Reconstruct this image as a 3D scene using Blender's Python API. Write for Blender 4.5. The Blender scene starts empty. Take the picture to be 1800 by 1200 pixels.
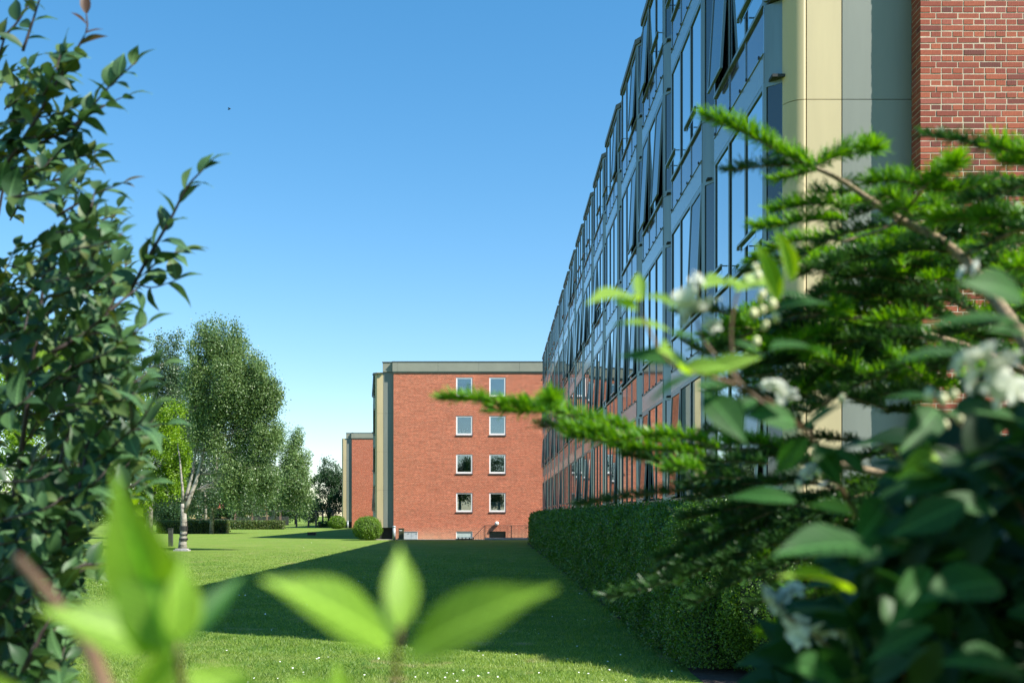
import bpy, math, random
import numpy as np
from mathutils import Vector, Matrix

R = math.radians
rng = np.random.default_rng(7)
rnd = random.Random(11)
SC = bpy.context.scene
COL = SC.collection
EYE = 1.78

# ------------------------------------------------------------------ camera
cd = bpy.data.cameras.new('camera')
cam = bpy.data.objects.new('camera', cd)
COL.objects.link(cam)
cam.location = (0, 0, EYE)
cam.rotation_euler = (R(90), 0, 0)
cd.sensor_width = 36
cd.lens = 36
cd.shift_x = 28 / 1800
cd.shift_y = 305 / 1800
cd.clip_start = 0.05
cd.clip_end = 3000
cd.dof.use_dof = True
cd.dof.focus_distance = 26
cd.dof.aperture_fstop = 6.4
SC.camera = cam

# ------------------------------------------------------------------ sky and sun
SUN_EL, SUN_AZ = 45.6, 118.0          # azimuth clockwise from +Y
w = bpy.data.worlds.new('World')
SC.world = w
w.use_nodes = True
nt = w.node_tree
bg = nt.nodes['Background']
sky = nt.nodes.new('ShaderNodeTexSky')
sky.sky_type = 'NISHITA'
sky.sun_disc = False
sky.sun_elevation = R(SUN_EL)
sky.sun_rotation = R(SUN_AZ)
sky.altitude = 0
sky.air_density = 1.0
sky.dust_density = 0.1
sky.ozone_density = 3.0
hsv = nt.nodes.new('ShaderNodeHueSaturation')
hsv.inputs['Saturation'].default_value = 1.34
hsv.inputs['Hue'].default_value = 0.498
nt.links.new(sky.outputs[0], hsv.inputs['Color'])
gam = nt.nodes.new('ShaderNodeGamma')
gam.inputs[1].default_value = 0.80
nt.links.new(hsv.outputs[0], gam.inputs[0])
nt.links.new(gam.outputs[0], bg.inputs[0])
bg.inputs[1].default_value = 0.132
sd = bpy.data.lights.new('sun', 'SUN')
sd.energy = 4.9
sd.angle = R(0.5)
sd.color = (1.0, 0.95, 0.86)
sun = bpy.data.objects.new('sun', sd)
COL.objects.link(sun)
sdir = Vector((math.sin(R(SUN_AZ)) * math.cos(R(SUN_EL)), math.cos(R(SUN_AZ)) * math.cos(R(SUN_EL)), math.sin(R(SUN_EL))))
sun.rotation_euler = sdir.to_track_quat('Z', 'Y').to_euler()
sun.location = sdir * 60
SC.view_settings.view_transform = 'Standard'
SC.view_settings.look = 'None'
SC.view_settings.gamma = 1
SC.view_settings.use_curve_mapping = False
SC.view_settings.exposure = 1.1
SC.cycles.max_bounces = 8
SC.cycles.transparent_max_bounces = 12


# ------------------------------------------------------------------ helpers
def P(px, py, d):
    """a point seen at that place of the 1800x1200 photograph, d metres away"""
    return np.array([(px - 872) / 1800 * d, d, EYE + (905 - py) / 1800 * d])


def tag(o, label=None, cat=None, group=None, kind=None):
    if label: o['label'] = label
    if cat: o['category'] = cat
    if group: o['group'] = group
    if kind: o['kind'] = kind
    return o


def empty(name, loc=(0, 0, 0), parent=None):
    o = bpy.data.objects.new(name, None)
    o.empty_display_size = 0.2
    COL.objects.link(o)
    o.location = loc
    if parent: o.parent = parent
    return o


def link(name, me, parent=None, loc=None):
    o = bpy.data.objects.new(name, me)
    COL.objects.link(o)
    if parent is not None: o.parent = parent
    if loc is not None: o.location = loc
    return o


def mk(name, V, F, mat=None, smooth=False, tint=None):
    """V (n,3) array, F (m,k) array with k constant, or list of lists"""
    me = bpy.data.meshes.new(name)
    if isinstance(F, np.ndarray):
        V = np.asarray(V, dtype=np.float32)
        m, k = F.shape
        me.vertices.add(len(V)); me.vertices.foreach_set('co', V.ravel())
        me.loops.add(m * k); me.loops.foreach_set('vertex_index', F.astype(np.int32).ravel())
        me.polygons.add(m)
        me.polygons.foreach_set('loop_start', np.arange(0, m * k, k, dtype=np.int32))
        me.polygons.foreach_set('loop_total', np.full(m, k, dtype=np.int32))
        if smooth: me.polygons.foreach_set('use_smooth', np.ones(m, dtype=bool))
        me.update(calc_edges=True)
    else:
        me.from_pydata([tuple(map(float, v)) for v in V], [], [tuple(f) for f in F])
        if smooth:
            for p in me.polygons: p.use_smooth = True
        me.update()
    if tint is not None:
        a = me.attributes.new('tint', 'FLOAT', 'FACE')
        a.data.foreach_set('value', np.asarray(tint, dtype=np.float32))
    if mat: me.materials.append(mat)
    return me


class MB:
    """collects shapes into one mesh"""
    def __init__(s): s.v = []; s.f = []
    def add(s, V, F):
        n = len(s.v); s.v += [tuple(v) for v in V]; s.f += [tuple(i + n for i in f) for f in F]; return s
    def box(s, x0, x1, y0, y1, z0, z1):
        V = [(x, y, z) for z in (z0, z1) for y in (y0, y1) for x in (x0, x1)]
        return s.add(V, [(0, 2, 3, 1), (4, 5, 7, 6), (0, 1, 5, 4), (2, 6, 7, 3), (0, 4, 6, 2), (1, 3, 7, 5)])
    def quad(s, a, b, c, d): return s.add([a, b, c, d], [(0, 1, 2, 3)])
    def prism(s, plan, z0, z1, caps=True):
        n = len(plan)
        V = [(x, y, z0) for x, y in plan] + [(x, y, z1) for x, y in plan]
        F = [(i, (i + 1) % n, n + (i + 1) % n, n + i) for i in range(n)]
        if caps: F += [tuple(range(n - 1, -1, -1)), tuple(range(n, 2 * n))]
        return s.add(V, F)
    def slab(s, a, b, t, z0, z1):
        """upright board from plan point a to b, thickness t towards the right of a->b"""
        ax, ay = a; bx, by = b
        L = math.hypot(bx - ax, by - ay); nx, ny = (by - ay) / L * t, -(bx - ax) / L * t
        return s.prism([(ax, ay), (bx, by), (bx + nx, by + ny), (ax + nx, ay + ny)], z0, z1)
    def tube(s, pts, rad, k=8):
        pts = [np.array(p, float) for p in pts]
        if not hasattr(rad, '__len__'): rad = [rad] * len(pts)
        rings = []
        for i, p in enumerate(pts):
            t = pts[min(i + 1, len(pts) - 1)] - pts[max(i - 1, 0)]
            t /= np.linalg.norm(t) + 1e-9
            up = np.array([0, 0, 1.0]) if abs(t[2]) < 0.9 else np.array([1.0, 0, 0])
            u = np.cross(t, up); u /= np.linalg.norm(u); v = np.cross(t, u)
            rings.append([p + rad[i] * (math.cos(a) * u + math.sin(a) * v) for a in np.linspace(0, 2 * math.pi, k, endpoint=False)])
        V = [q for r in rings for q in r]
        F = [(i * k + j, i * k + (j + 1) % k, (i + 1) * k + (j + 1) % k, (i + 1) * k + j) for i in range(len(pts) - 1) for j in range(k)]
        F += [tuple(range(k))[::-1], tuple((len(pts) - 1) * k + j for j in range(k))]
        return s.add(V, F)
    def mesh(s, name, mat, smooth=False): return mk(name, s.v, s.f, mat, smooth)
    def build(s, name, mat, parent=None, smooth=False, loc=None): return link(name, s.mesh(name, mat, smooth), parent, loc)


def scatter(tv, tf, Rm, T, S=None, name='leaves', mat=None, tint=None, smooth=False):
    """many copies of a small template joined into one mesh; Rm (n,3,3) columns are the axes"""
    n = len(T)
    tv = np.asarray(tv, float); tf = np.asarray(tf)
    loc = tv[None, :, :] if S is None else tv[None, :, :] * (S[:, None, :] if S.ndim == 2 else S[:, None, None])
    loc = np.broadcast_to(loc, (n,) + tv.shape)
    V = np.einsum('nij,nkj->nki', Rm, loc) + T[:, None, :]
    F = tf[None] + (np.arange(n) * len(tv))[:, None, None]
    if tint is not None: tint = np.repeat(tint, len(tf))
    return mk(name, V.reshape(-1, 3), F.reshape(-1, tf.shape[1]), mat, smooth, tint)


def rand_rot(n):
    q = rng.normal(size=(n, 4)); q /= np.linalg.norm(q, axis=1)[:, None]
    a, b, c, d = q.T
    return np.stack([np.stack([a*a+b*b-c*c-d*d, 2*(b*c-a*d), 2*(b*d+a*c)], 1),
                     np.stack([2*(b*c+a*d), a*a-b*b+c*c-d*d, 2*(c*d-a*b)], 1),
                     np.stack([2*(b*d-a*c), 2*(c*d+a*b), a*a-b*b-c*c+d*d], 1)], 1)


def frames(X, N):
    """rotation matrices with x axis X and normal (z axis) near N"""
    X = X / (np.linalg.norm(X, axis=1)[:, None] + 1e-9)
    Z = N - (N * X).sum(1)[:, None] * X
    Z /= np.linalg.norm(Z, axis=1)[:, None] + 1e-9
    Y = np.cross(Z, X)
    return np.stack([X, Y, Z], axis=2)


# ------------------------------------------------------------------ materials
def new_mat(name):
    m = bpy.data.materials.new(name); m.use_nodes = True
    return m, m.node_tree, m.node_tree.nodes['Principled BSDF']


def node(t, kind, **kw):
    n = t.nodes.new(kind)
    for k, v in kw.items(): setattr(n, k, v)
    return n


def coords(t, scale=(1, 1, 1), which='Object'):
    tc = node(t, 'ShaderNodeTexCoord'); mp = node(t, 'ShaderNodeMapping')
    mp.inputs['Scale'].default_value = scale
    t.links.new(tc.outputs[which], mp.inputs[0])
    return mp.outputs[0]


def noise(t, vec, scale, detail=4, rough=0.55):
    n = node(t, 'ShaderNodeTexNoise')
    n.inputs['Scale'].default_value = scale; n.inputs['Detail'].default_value = detail; n.inputs['Roughness'].default_value = rough
    if vec is not None: t.links.new(vec, n.inputs['Vector'])
    return n.outputs['Fac']


def ramp(t, fac, stops):
    r = node(t, 'ShaderNodeValToRGB')
    e = r.color_ramp.elements
    while len(e) < len(stops): e.new(0.5)
    for k, (p, c) in enumerate(stops):
        e[k].position = p; e[k].color = (*c, 1) if len(c) == 3 else c
    t.links.new(fac, r.inputs[0])
    return r.outputs[0]


def mixc(t, fac, a, b, mode='MIX'):
    m = node(t, 'ShaderNodeMix', data_type='RGBA', blend_type=mode)
    for sock, v in ((m.inputs[0], fac), (m.inputs[6], a), (m.inputs[7], b)):
        if isinstance(v, (int, float)): sock.default_value = v
        elif isinstance(v, tuple): sock.default_value = (*v, 1)
        else: t.links.new(v, sock)
    return m.outputs[2]


def bump(t, p, h, dist, strength=1.0):
    b = node(t, 'ShaderNodeBump'); b.inputs['Distance'].default_value = dist; b.inputs['Strength'].default_value = strength
    t.links.new(h, b.inputs['Height']); t.links.new(b.outputs[0], p.inputs['Normal'])


def plain(name, col, rough=0.6, metal=0.0, var=0.12, scale=6, spec=0.5, bmp=0.0, streak=False):
    m, t, p = new_mat(name)
    v = coords(t, (1, 1, 0.12) if streak else (1, 1, 1))
    f = noise(t, v, scale, 5, 0.6)
    lo = tuple(c * (1 - var) for c in col); hi = tuple(min(1, c * (1 + var)) for c in col)
    t.links.new(ramp(t, f, [(0.3, lo), (0.7, hi)]), p.inputs['Base Color'])
    p.inputs['Roughness'].default_value = rough; p.inputs['Metallic'].default_value = metal
    p.inputs['Specular IOR Level'].default_value = spec
    if bmp: bump(t, p, noise(t, v, scale * 12, 3), bmp)
    return m


def leaf_mat(name, dark, light, trans=0.35, rough=0.45, src='attr', spec=0.5, vein=False, olive=False):
    m, t, p = new_mat(name)
    if src == 'attr':
        a = node(t, 'ShaderNodeAttribute', attribute_name='tint'); f = a.outputs['Fac']
    else:
        a = node(t, 'ShaderNodeObjectInfo'); f = a.outputs['Random']
    mid = tuple((x + y) / 2 for x, y in zip(dark, light))
    stops = [(0.0, dark), (0.5, mid), (1.0, light)]
    if olive: stops = [(0.0, dark), (0.3, mid), (0.55, light), (0.72, (light[0] * 1.15, light[1] * .72, light[2] * .35)), (0.85, mid), (1.0, light)]
    c = ramp(t, f, stops)
    if vein:
        n = noise(t, coords(t, (1, 1, 1)), 14, 4)
        c = mixc(t, 0.3, c, ramp(t, n, [(0.35, dark), (0.65, light)]))
        tc = node(t, 'ShaderNodeTexCoord'); sx = node(t, 'ShaderNodeSeparateXYZ'); t.links.new(tc.outputs['Object'], sx.inputs[0])
        ab = node(t, 'ShaderNodeMath', operation='ABSOLUTE'); t.links.new(sx.outputs[1], ab.inputs[0])
        m1 = node(t, 'ShaderNodeMath', operation='MULTIPLY_ADD'); m1.inputs[1].default_value = -1.1; t.links.new(ab.outputs[0], m1.inputs[0]); t.links.new(sx.outputs[0], m1.inputs[2])
        m2 = node(t, 'ShaderNodeMath', operation='MULTIPLY'); m2.inputs[1].default_value = 52; t.links.new(m1.outputs[0], m2.inputs[0])
        sn = node(t, 'ShaderNodeMath', operation='SINE'); t.links.new(m2.outputs[0], sn.inputs[0])
        lat = ramp(t, sn.outputs[0], [(0.86, (0, 0, 0)), (0.98, (.5, .5, .5))])
        mid_ = ramp(t, ab.outputs[0], [(0.004, (1, 1, 1)), (0.018, (0, 0, 0))])
        pale = tuple(min(1, x * 1.7 + .02) for x in light)
        c = mixc(t, lat, c, pale); c = mixc(t, mid_, c, pale)
        bsp = ramp(t, noise(t, coords(t, (1, 1, 1)), 7, 5, .7), [(0.68, (0, 0, 0)), (0.74, (.8, .8, .8))])
        c = mixc(t, bsp, c, (dark[0] * 1.8 + .03, dark[1] * .9, dark[2] * .6))
    t.links.new(c, p.inputs['Base Color'])
    p.inputs['Roughness'].default_value = rough; p.inputs['Specular IOR Level'].default_value = spec
    tr = node(t, 'ShaderNodeBsdfTranslucent')
    hs = node(t, 'ShaderNodeHueSaturation'); hs.inputs['Value'].default_value = 1.9; hs.inputs['Saturation'].default_value = 1.15; hs.inputs['Hue'].default_value = 0.485
    t.links.new(c, hs.inputs['Color']); t.links.new(hs.outputs[0], tr.inputs[0])
    mx = node(t, 'ShaderNodeMixShader'); mx.inputs[0].default_value = trans
    t.links.new(p.outputs[0], mx.inputs[1]); t.links.new(tr.outputs[0], mx.inputs[2])
    t.links.new(mx.outputs[0], t.nodes['Material Output'].inputs[0])
    return m


def glass_mat(name, base=(0.012, 0.018, 0.018), see=False, tint=(0.93, 0.98, 1.0), surfaces=4.0, rough=0.0, wob=0.0):
    """window glass: multi-surface Fresnel reflection over a dark room (opaque) or see-through"""
    m, t, p = new_mat(name)
    fr = node(t, 'ShaderNodeFresnel'); fr.inputs[0].default_value = 1.5
    a = node(t, 'ShaderNodeMath', operation='MULTIPLY'); a.inputs[1].default_value = surfaces
    b = node(t, 'ShaderNodeMath', operation='MULTIPLY_ADD'); b.inputs[1].default_value = surfaces - 1; b.inputs[2].default_value = 1
    c = node(t, 'ShaderNodeMath', operation='DIVIDE', use_clamp=True)
    t.links.new(fr.outputs[0], a.inputs[0]); t.links.new(fr.outputs[0], b.inputs[0])
    t.links.new(a.outputs[0], c.inputs[0]); t.links.new(b.outputs[0], c.inputs[1])
    gl = node(t, 'ShaderNodeBsdfGlossy'); gl.inputs['Color'].default_value = (*tint, 1); gl.inputs['Roughness'].default_value = rough
    if wob:
        bb = node(t, 'ShaderNodeBump'); bb.inputs['Distance'].default_value = wob
        t.links.new(noise(t, coords(t, (1, 1, 0.35)), 1.6, 1), bb.inputs['Height']); t.links.new(bb.outputs[0], gl.inputs['Normal'])
    if see:
        un = node(t, 'ShaderNodeBsdfTransparent'); un.inputs[0].default_value = (0.72, 0.8, 0.8, 1)
    else:
        un = node(t, 'ShaderNodeBsdfDiffuse'); un.inputs[0].default_value = (*base, 1)
    mx = node(t, 'ShaderNodeMixShader')
    t.links.new(c.outputs[0], mx.inputs[0]); t.links.new(un.outputs[0], mx.inputs[1]); t.links.new(gl.outputs[0], mx.inputs[2])
    t.links.new(mx.outputs[0], t.nodes['Material Output'].inputs[0])
    return m


def brick_piece_mat(name, src):
    m, t, p = new_mat(name)
    if src == 'attr': f = node(t, 'ShaderNodeAttribute', attribute_name='tint').outputs['Fac']
    else: f = node(t, 'ShaderNodeObjectInfo').outputs['Random']
    c = ramp(t, f, [(0.0, (0.13, 0.03, 0.022)), (0.12, (0.24, 0.045, 0.026)), (0.5, (0.31, 0.064, 0.030)), (0.85, (0.39, 0.092, 0.042)), (1.0, (0.30, 0.075, 0.055))])
    n = noise(t, coords(t), 30, 5)
    c = mixc(t, 0.5, c, ramp(t, n, [(0.3, (0.55, 0.5, 0.5)), (0.7, (1, 1, 1))]), 'MULTIPLY')
    t.links.new(c, p.inputs['Base Color']); p.inputs['Roughness'].default_value = 0.85
    wv = noise(t, coords(t, (160, 160, 6)), 1, 3)
    bump(t, p, wv, 0.0025, 0.8)
    return m


def brick_wall_mat(name):
    m, t, p = new_mat(name)
    tc = node(t, 'ShaderNodeTexCoord'); sx = node(t, 'ShaderNodeSeparateXYZ'); cx = node(t, 'ShaderNodeCombineXYZ'); ad = node(t, 'ShaderNodeMath', operation='ADD')
    t.links.new(tc.outputs['Object'], sx.inputs[0])
    t.links.new(sx.outputs[0], ad.inputs[0]); t.links.new(sx.outputs[1], ad.inputs[1])
    t.links.new(ad.outputs[0], cx.inputs[0]); t.links.new(sx.outputs[2], cx.inputs[1])
    b = node(t, 'ShaderNodeTexBrick')
    t.links.new(cx.outputs[0], b.inputs['Vector'])
    b.inputs['Scale'].default_value = 1; b.inputs['Brick Width'].default_value = 0.18; b.inputs['Row Height'].default_value = 0.0667
    b.inputs['Mortar Size'].default_value = 0.0075; b.inputs['Mortar Smooth'].default_value = 0.1; b.inputs['Bias'].default_value = -0.1
    b.inputs['Color1'].default_value = (0.56, 0.125, 0.055, 1); b.inputs['Color2'].default_value = (0.36, 0.08, 0.036, 1); b.inputs['Mortar'].default_value = (0.74, 0.50, 0.33, 1)
    # wear: broad patches and faint horizontal courses darker or paler
    n1 = noise(t, coords(t, (0.5, 0.5, 1.1)), 0.8, 6, 0.65)
    c = mixc(t, 0.55, b.outputs['Color'], ramp(t, n1, [(0.3, (0.72, 0.66, 0.64)), (0.7, (1.0, 1.0, 1.0))]), 'MULTIPLY')
    n2 = noise(t, coords(t, (0.5, 0.5, 9)), 1.6, 5, 0.75)
    c = mixc(t, 0.75, c, ramp(t, n2, [(0.36, (0.62, 0.56, 0.54)), (0.5, (0.95, 0.95, 0.95)), (0.66, (1.2, 1.22, 1.25))]), 'MULTIPLY')
    n3 = noise(t, coords(t, (4.5, 4.5, 15)), 1.0, 3, 0.9)
    c = mixc(t, 0.8, c, ramp(t, n3, [(0.3, (0.55, 0.48, 0.45)), (0.5, (1.0, 1.0, 1.0)), (0.68, (1.3, 1.35, 1.4))]), 'MULTIPLY')
    # lime bloom and splash stain near the ground
    mr = node(t, 'ShaderNodeMapRange'); mr.inputs[1].default_value = 0.15; mr.inputs[2].default_value = 1.0; mr.inputs[3].default_value = 0.55; mr.inputs[4].default_value = 0.0
    t.links.new(sx.outputs[2], mr.inputs[0])
    mm = node(t, 'ShaderNodeMath', operation='MULTIPLY'); t.links.new(mr.outputs[0], mm.inputs[0]); t.links.new(n1, mm.inputs[1])
    c = mixc(t, mm.outputs[0], c, (0.42, 0.37, 0.24))
    t.links.new(c, p.inputs['Base Color']); p.inputs['Roughness'].default_value = 0.9
    bump(t, p, b.outputs['Fac'], -0.006, 0.8)
    return m


M = {}
M['brick_wall'] = brick_wall_mat('brick_wall')
M['brick'] = brick_piece_mat('brick', 'obj')
M['brick_attr'] = brick_piece_mat('brick_joined', 'attr')
M['mortar'] = plain('mortar', (0.52, 0.42, 0.32), 0.95, var=0.18, scale=20, bmp=0.002)
M['yellow'] = plain('yellow_panel', (0.49, 0.40, 0.225), 0.5, var=0.09, scale=2.2, streak=True)
M['grey'] = plain('grey_panel', (0.19, 0.205, 0.175), 0.45, var=0.1, scale=2.2, streak=True)
M['fascia'] = plain('fascia_panel', (0.24, 0.245, 0.19), 0.5, var=0.08, scale=0.9)
M['fascia_dark'] = plain('fascia_trim', (0.09, 0.095, 0.08), 0.5)
M['seam'] = plain('panel_seam', (0.03, 0.028, 0.022), 0.9)
M['roof'] = plain('roof_felt', (0.09, 0.09, 0.09), 0.95)
M['plinth'] = plain('dark_plinth', (0.018, 0.018, 0.018), 0.8)
M['concrete'] = plain('concrete', (0.36, 0.34, 0.30), 0.9, bmp=0.003)
M['alu'] = plain('aluminium_frame', (0.20, 0.25, 0.25), 0.32, 0.5, var=0.15, scale=3, streak=True)
M['alu_light'] = plain('aluminium_band', (0.30, 0.35, 0.36), 0.22, 0.75, var=0.12, scale=2.2, streak=True)
M['gasket'] = plain('rubber_gasket', (0.012, 0.014, 0.016), 0.6)
M['glass'] = glass_mat('window_glass', wob=0.0004, surfaces=7.0)
M['side_glass'] = glass_mat('side_glass', base=(0.03, 0.028, 0.02), surfaces=3)
M['open_glass'] = glass_mat('tilted_sash_glass', base=(0.03, 0.028, 0.022), surfaces=1.0)  # weak reflection and brown base stand in for the dark interior
M['spandrel'] = glass_mat('enamel_spandrel', base=(0.072, 0.06, 0.062), tint=(0.85, 0.88, 0.92), surfaces=1.9, rough=0.07)
M['band_gloss'] = glass_mat('band_sheet', base=(0.16, 0.19, 0.19), tint=(0.85, 0.88, 0.9), surfaces=1.5, rough=0.22)
M['see_glass'] = glass_mat('clear_glass', see=True, surfaces=6.0)
M['white'] = plain('white_frame', (0.78, 0.78, 0.76), 0.4, var=0.04)
M['room'] = plain('room_dark', (0.03, 0.035, 0.04), 0.9, var=0.3, scale=1.5)
M['curtain'] = plain('pale_curtain', (0.55, 0.58, 0.58), 0.9, var=0.12, scale=14, streak=True)
M['sill'] = plain('slate_sill', (0.07, 0.07, 0.08), 0.5)
M['frosted'] = plain('frosted_basement_pane', (0.36, 0.44, 0.42), 0.25, var=0.1)
M['black'] = plain('black_paint', (0.015, 0.015, 0.015), 0.5)
M['steel'] = plain('galvanised_steel', (0.33, 0.36, 0.37), 0.45, 0.2, scale=9)
M['bin'] = plain('olive_bin', (0.05, 0.055, 0.025), 0.6)
M['cabinet'] = plain('grey_cabinet', (0.42, 0.46, 0.47), 0.5)
M['wood'] = plain('weathered_wood', (0.17, 0.11, 0.08), 0.85, var=0.3, scale=12)
M['wood_dark'] = plain('dark_wood', (0.035, 0.04, 0.035), 0.85, var=0.3)
M['globe'] = plain('opal_globe', (0.75, 0.75, 0.70), 0.3)
M['render_yellow'] = plain('yellow_render', (0.55, 0.42, 0.2), 0.9)
M['stone'] = plain('grey_stone', (0.36, 0.34, 0.34), 0.9, var=0.3, bmp=0.004)
M['core'] = plain('shadowed_twigs', (0.012, 0.02, 0.008), 1.0, var=0.4, scale=10)  # near-black solid core stands in for the shade inside hedges and shrubs
M['core_tree'] = plain('inner_twigs', (0.02, 0.028, 0.012), 1.0, var=0.4, scale=3)
M['daisy'] = plain('daisy_white', (0.8, 0.8, 0.75), 0.8)
M['bird'] = plain('bird_dark', (0.02, 0.02, 0.02), 0.8)

M['birch_leaf'] = leaf_mat('birch_leaf', (0.065, 0.125, 0.042), (0.21, 0.31, 0.11), 0.28, 0.4)
M['birch_leaf_dark'] = leaf_mat('birch_leaf_blue', (0.035, 0.075, 0.035), (0.11, 0.18, 0.075), 0.25, 0.4)
M['maple_leaf'] = leaf_mat('maple_leaf', (0.08, 0.17, 0.012), (0.23, 0.38, 0.025), 0.4, 0.5)
M['oak_leaf'] = leaf_mat('dark_tree_leaf', (0.018, 0.05, 0.02), (0.05, 0.11, 0.035), 0.25, 0.5)
M['hedge_leaf'] = leaf_mat('hedge_leaf', (0.022, 0.07, 0.012), (0.11, 0.24, 0.025), 0.3, 0.4)
M['beech_leaf'] = leaf_mat('box_hedge_leaf', (0.04, 0.085, 0.015), (0.15, 0.19, 0.05), 0.3, 0.5)
M['shrub_leaf'] = leaf_mat('shrub_leaf', (0.06, 0.13, 0.015), (0.17, 0.30, 0.03), 0.35, 0.5)
M['edge_leaf'] = leaf_mat('edge_shrub_leaf', (0.035, 0.09, 0.012), (0.12, 0.24, 0.025), 0.35, 0.5)
M['grass_blade'] = leaf_mat('grass_blade', (0.05, 0.13, 0.014), (0.27, 0.36, 0.07), 0.35, 0.5)
def blade_patches():
    t = M['grass_blade'].node_tree
    rmp = [n for n in t.nodes if n.type == 'VALTORGB'][0]
    f = noise(t, coords(t, (1, 1, 1)), 1.1, 3, 0.6); g_ = noise(t, coords(t, (0.35, 1.6, 1)), 0.9, 5, 0.65)
    c = mixc(t, ramp(t, f, [(0.6, (0, 0, 0)), (0.72, (.6, .6, .6))]), rmp.outputs[0], (0.42, 0.36, 0.18))
    c = mixc(t, ramp(t, g_, [(0.38, (.45, .45, .45)), (0.5, (0, 0, 0))]), c, (0.06, 0.16, 0.018))
    for l in [l for l in t.links if l.from_node == rmp and l.to_node.type in ('BSDF_PRINCIPLED', 'HUE_SAT')]:
        s_ = l.to_socket; t.links.remove(l); t.links.new(c, s_)


blade_patches()
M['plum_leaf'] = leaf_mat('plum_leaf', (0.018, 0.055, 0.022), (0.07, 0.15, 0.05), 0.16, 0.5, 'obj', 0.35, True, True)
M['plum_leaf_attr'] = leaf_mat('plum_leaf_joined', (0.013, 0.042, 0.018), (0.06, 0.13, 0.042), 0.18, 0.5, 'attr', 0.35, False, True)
M['plum_young'] = leaf_mat('plum_young_leaf', (0.09, 0.05, 0.03), (0.11, 0.12, 0.03), 0.3, 0.4, 'obj')
M['lime_leaf'] = leaf_mat('sunlit_leaf', (0.14, 0.27, 0.025), (0.26, 0.42, 0.05), 0.55, 0.5, 'obj', 0.4, True)
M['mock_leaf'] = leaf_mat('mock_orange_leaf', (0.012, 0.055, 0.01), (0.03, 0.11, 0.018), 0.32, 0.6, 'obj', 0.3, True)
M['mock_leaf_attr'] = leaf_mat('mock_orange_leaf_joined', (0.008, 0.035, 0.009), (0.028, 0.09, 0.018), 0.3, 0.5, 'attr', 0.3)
M['mock_young'] = leaf_mat('mock_orange_young_leaf', (0.13, 0.25, 0.025), (0.22, 0.36, 0.05), 0.45, 0.5, 'obj', 0.4, True)
M['petal'] = leaf_mat('white_petal', (0.5, 0.52, 0.46), (0.72, 0.74, 0.68), 0.3, 0.6, 'obj')
M['bud'] = plain('cream_bud', (0.62, 0.62, 0.36), 0.6)
M['needle_old'] = leaf_mat('old_needles', (0.012, 0.055, 0.016), (0.06, 0.15, 0.035), 0.2, 0.4)
M['needle_new'] = leaf_mat('new_needles', (0.035, 0.15, 0.01), (0.16, 0.36, 0.02), 0.3, 0.45)
M['twig'] = plain('purple_brown_twig', (0.035, 0.022, 0.02), 0.7, var=0.3, scale=60)
M['red_stem'] = plain('red_brown_stem', (0.12, 0.07, 0.035), 0.6, var=0.3, scale=60)
M['fir_bark'] = plain('fir_bark', (0.26, 0.19, 0.11), 0.85, var=0.45, scale=120, bmp=0.001)
M['bark'] = plain('bark', (0.10, 0.08, 0.06), 0.95, var=0.4, scale=8, bmp=0.01)


def birch_bark():
    m, t, p = new_mat('birch_bark')
    n = noise(t, coords(t, (2.5, 2.5, 4)), 1.3, 4, 0.6)
    n2 = noise(t, coords(t, (4, 4, 4)), 1.5, 4)
    c = ramp(t, n, [(0.34, (0.04, 0.036, 0.03)), (0.46, (0.26, 0.24, 0.2)), (0.75, (0.46, 0.43, 0.38))])
    c = mixc(t, 0.4, c, ramp(t, n2, [(0.3, (0.5, 0.45, 0.4)), (0.7, (1, 1, 1))]), 'MULTIPLY')
    t.links.new(c, p.inputs['Base Color']); p.inputs['Roughness'].default_value = 0.8
    return m


M['birch_bark'] = birch_bark()


def lawn_mat():
    m, t, p = new_mat('lawn')
    v = coords(t, (1, 1, 1), 'Object')
    n1 = noise(t, v, 0.22, 5, 0.6)
    n2 = noise(t, coords(t, (0.35, 1.6, 1)), 0.9, 5, 0.65)
    n3 = noise(t, v, 9, 6, 0.75)
    n4 = noise(t, v, 120, 2, 0.6)
    c = ramp(t, n3, [(0.25, (0.07, 0.14, 0.016)), (0.5, (0.13, 0.225, 0.032)), (0.75, (0.21, 0.30, 0.06))])
    c = mixc(t, ramp(t, n1, [(0.35, (0, 0, 0)), (0.7, (0.55, 0.55, 0.55))]), c, (0.20, 0.25, 0.06))
    c = mixc(t, ramp(t, n2, [(0.5, (0, 0, 0)), (0.72, (0.6, 0.6, 0.6))]), c, (0.25, 0.28, 0.10))
    dry = noise(t, coords(t, (1, 1, 1)), 1.1, 3, 0.6)
    c = mixc(t, ramp(t, dry, [(0.6, (0, 0, 0)), (0.72, (0.75, 0.75, 0.75))]), c, (0.34, 0.27, 0.15))
    n5 = noise(t, coords(t, (0.25, 1.3, 1)), 1.3, 7, 0.8)
    c = mixc(t, 0.75, c, ramp(t, n5, [(0.32, (0.55, 0.68, 0.5)), (0.5, (1, 1, 1)), (0.7, (1.35, 1.2, 1.35))]), 'MULTIPLY')
    c = mixc(t, 0.5, c, ramp(t, n4, [(0.3, (0.55, 0.6, 0.5)), (0.7, (1.2, 1.2, 1.1))]), 'MULTIPLY')
    t.links.new(c, p.inputs['Base Color']); p.inputs['Roughness'].default_value = 0.95; p.inputs['Specular IOR Level'].default_value = 0.1
    bump(t, p, n4, 0.02, 0.8)
    return m


M['lawn'] = lawn_mat()
M['soil'] = plain('soil', (0.055, 0.038, 0.028), 1.0, var=0.45, scale=9, bmp=0.02)
M['gravel'] = plain('paving', (0.34, 0.31, 0.27), 0.95, var=0.2, scale=14, bmp=0.004)

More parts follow.
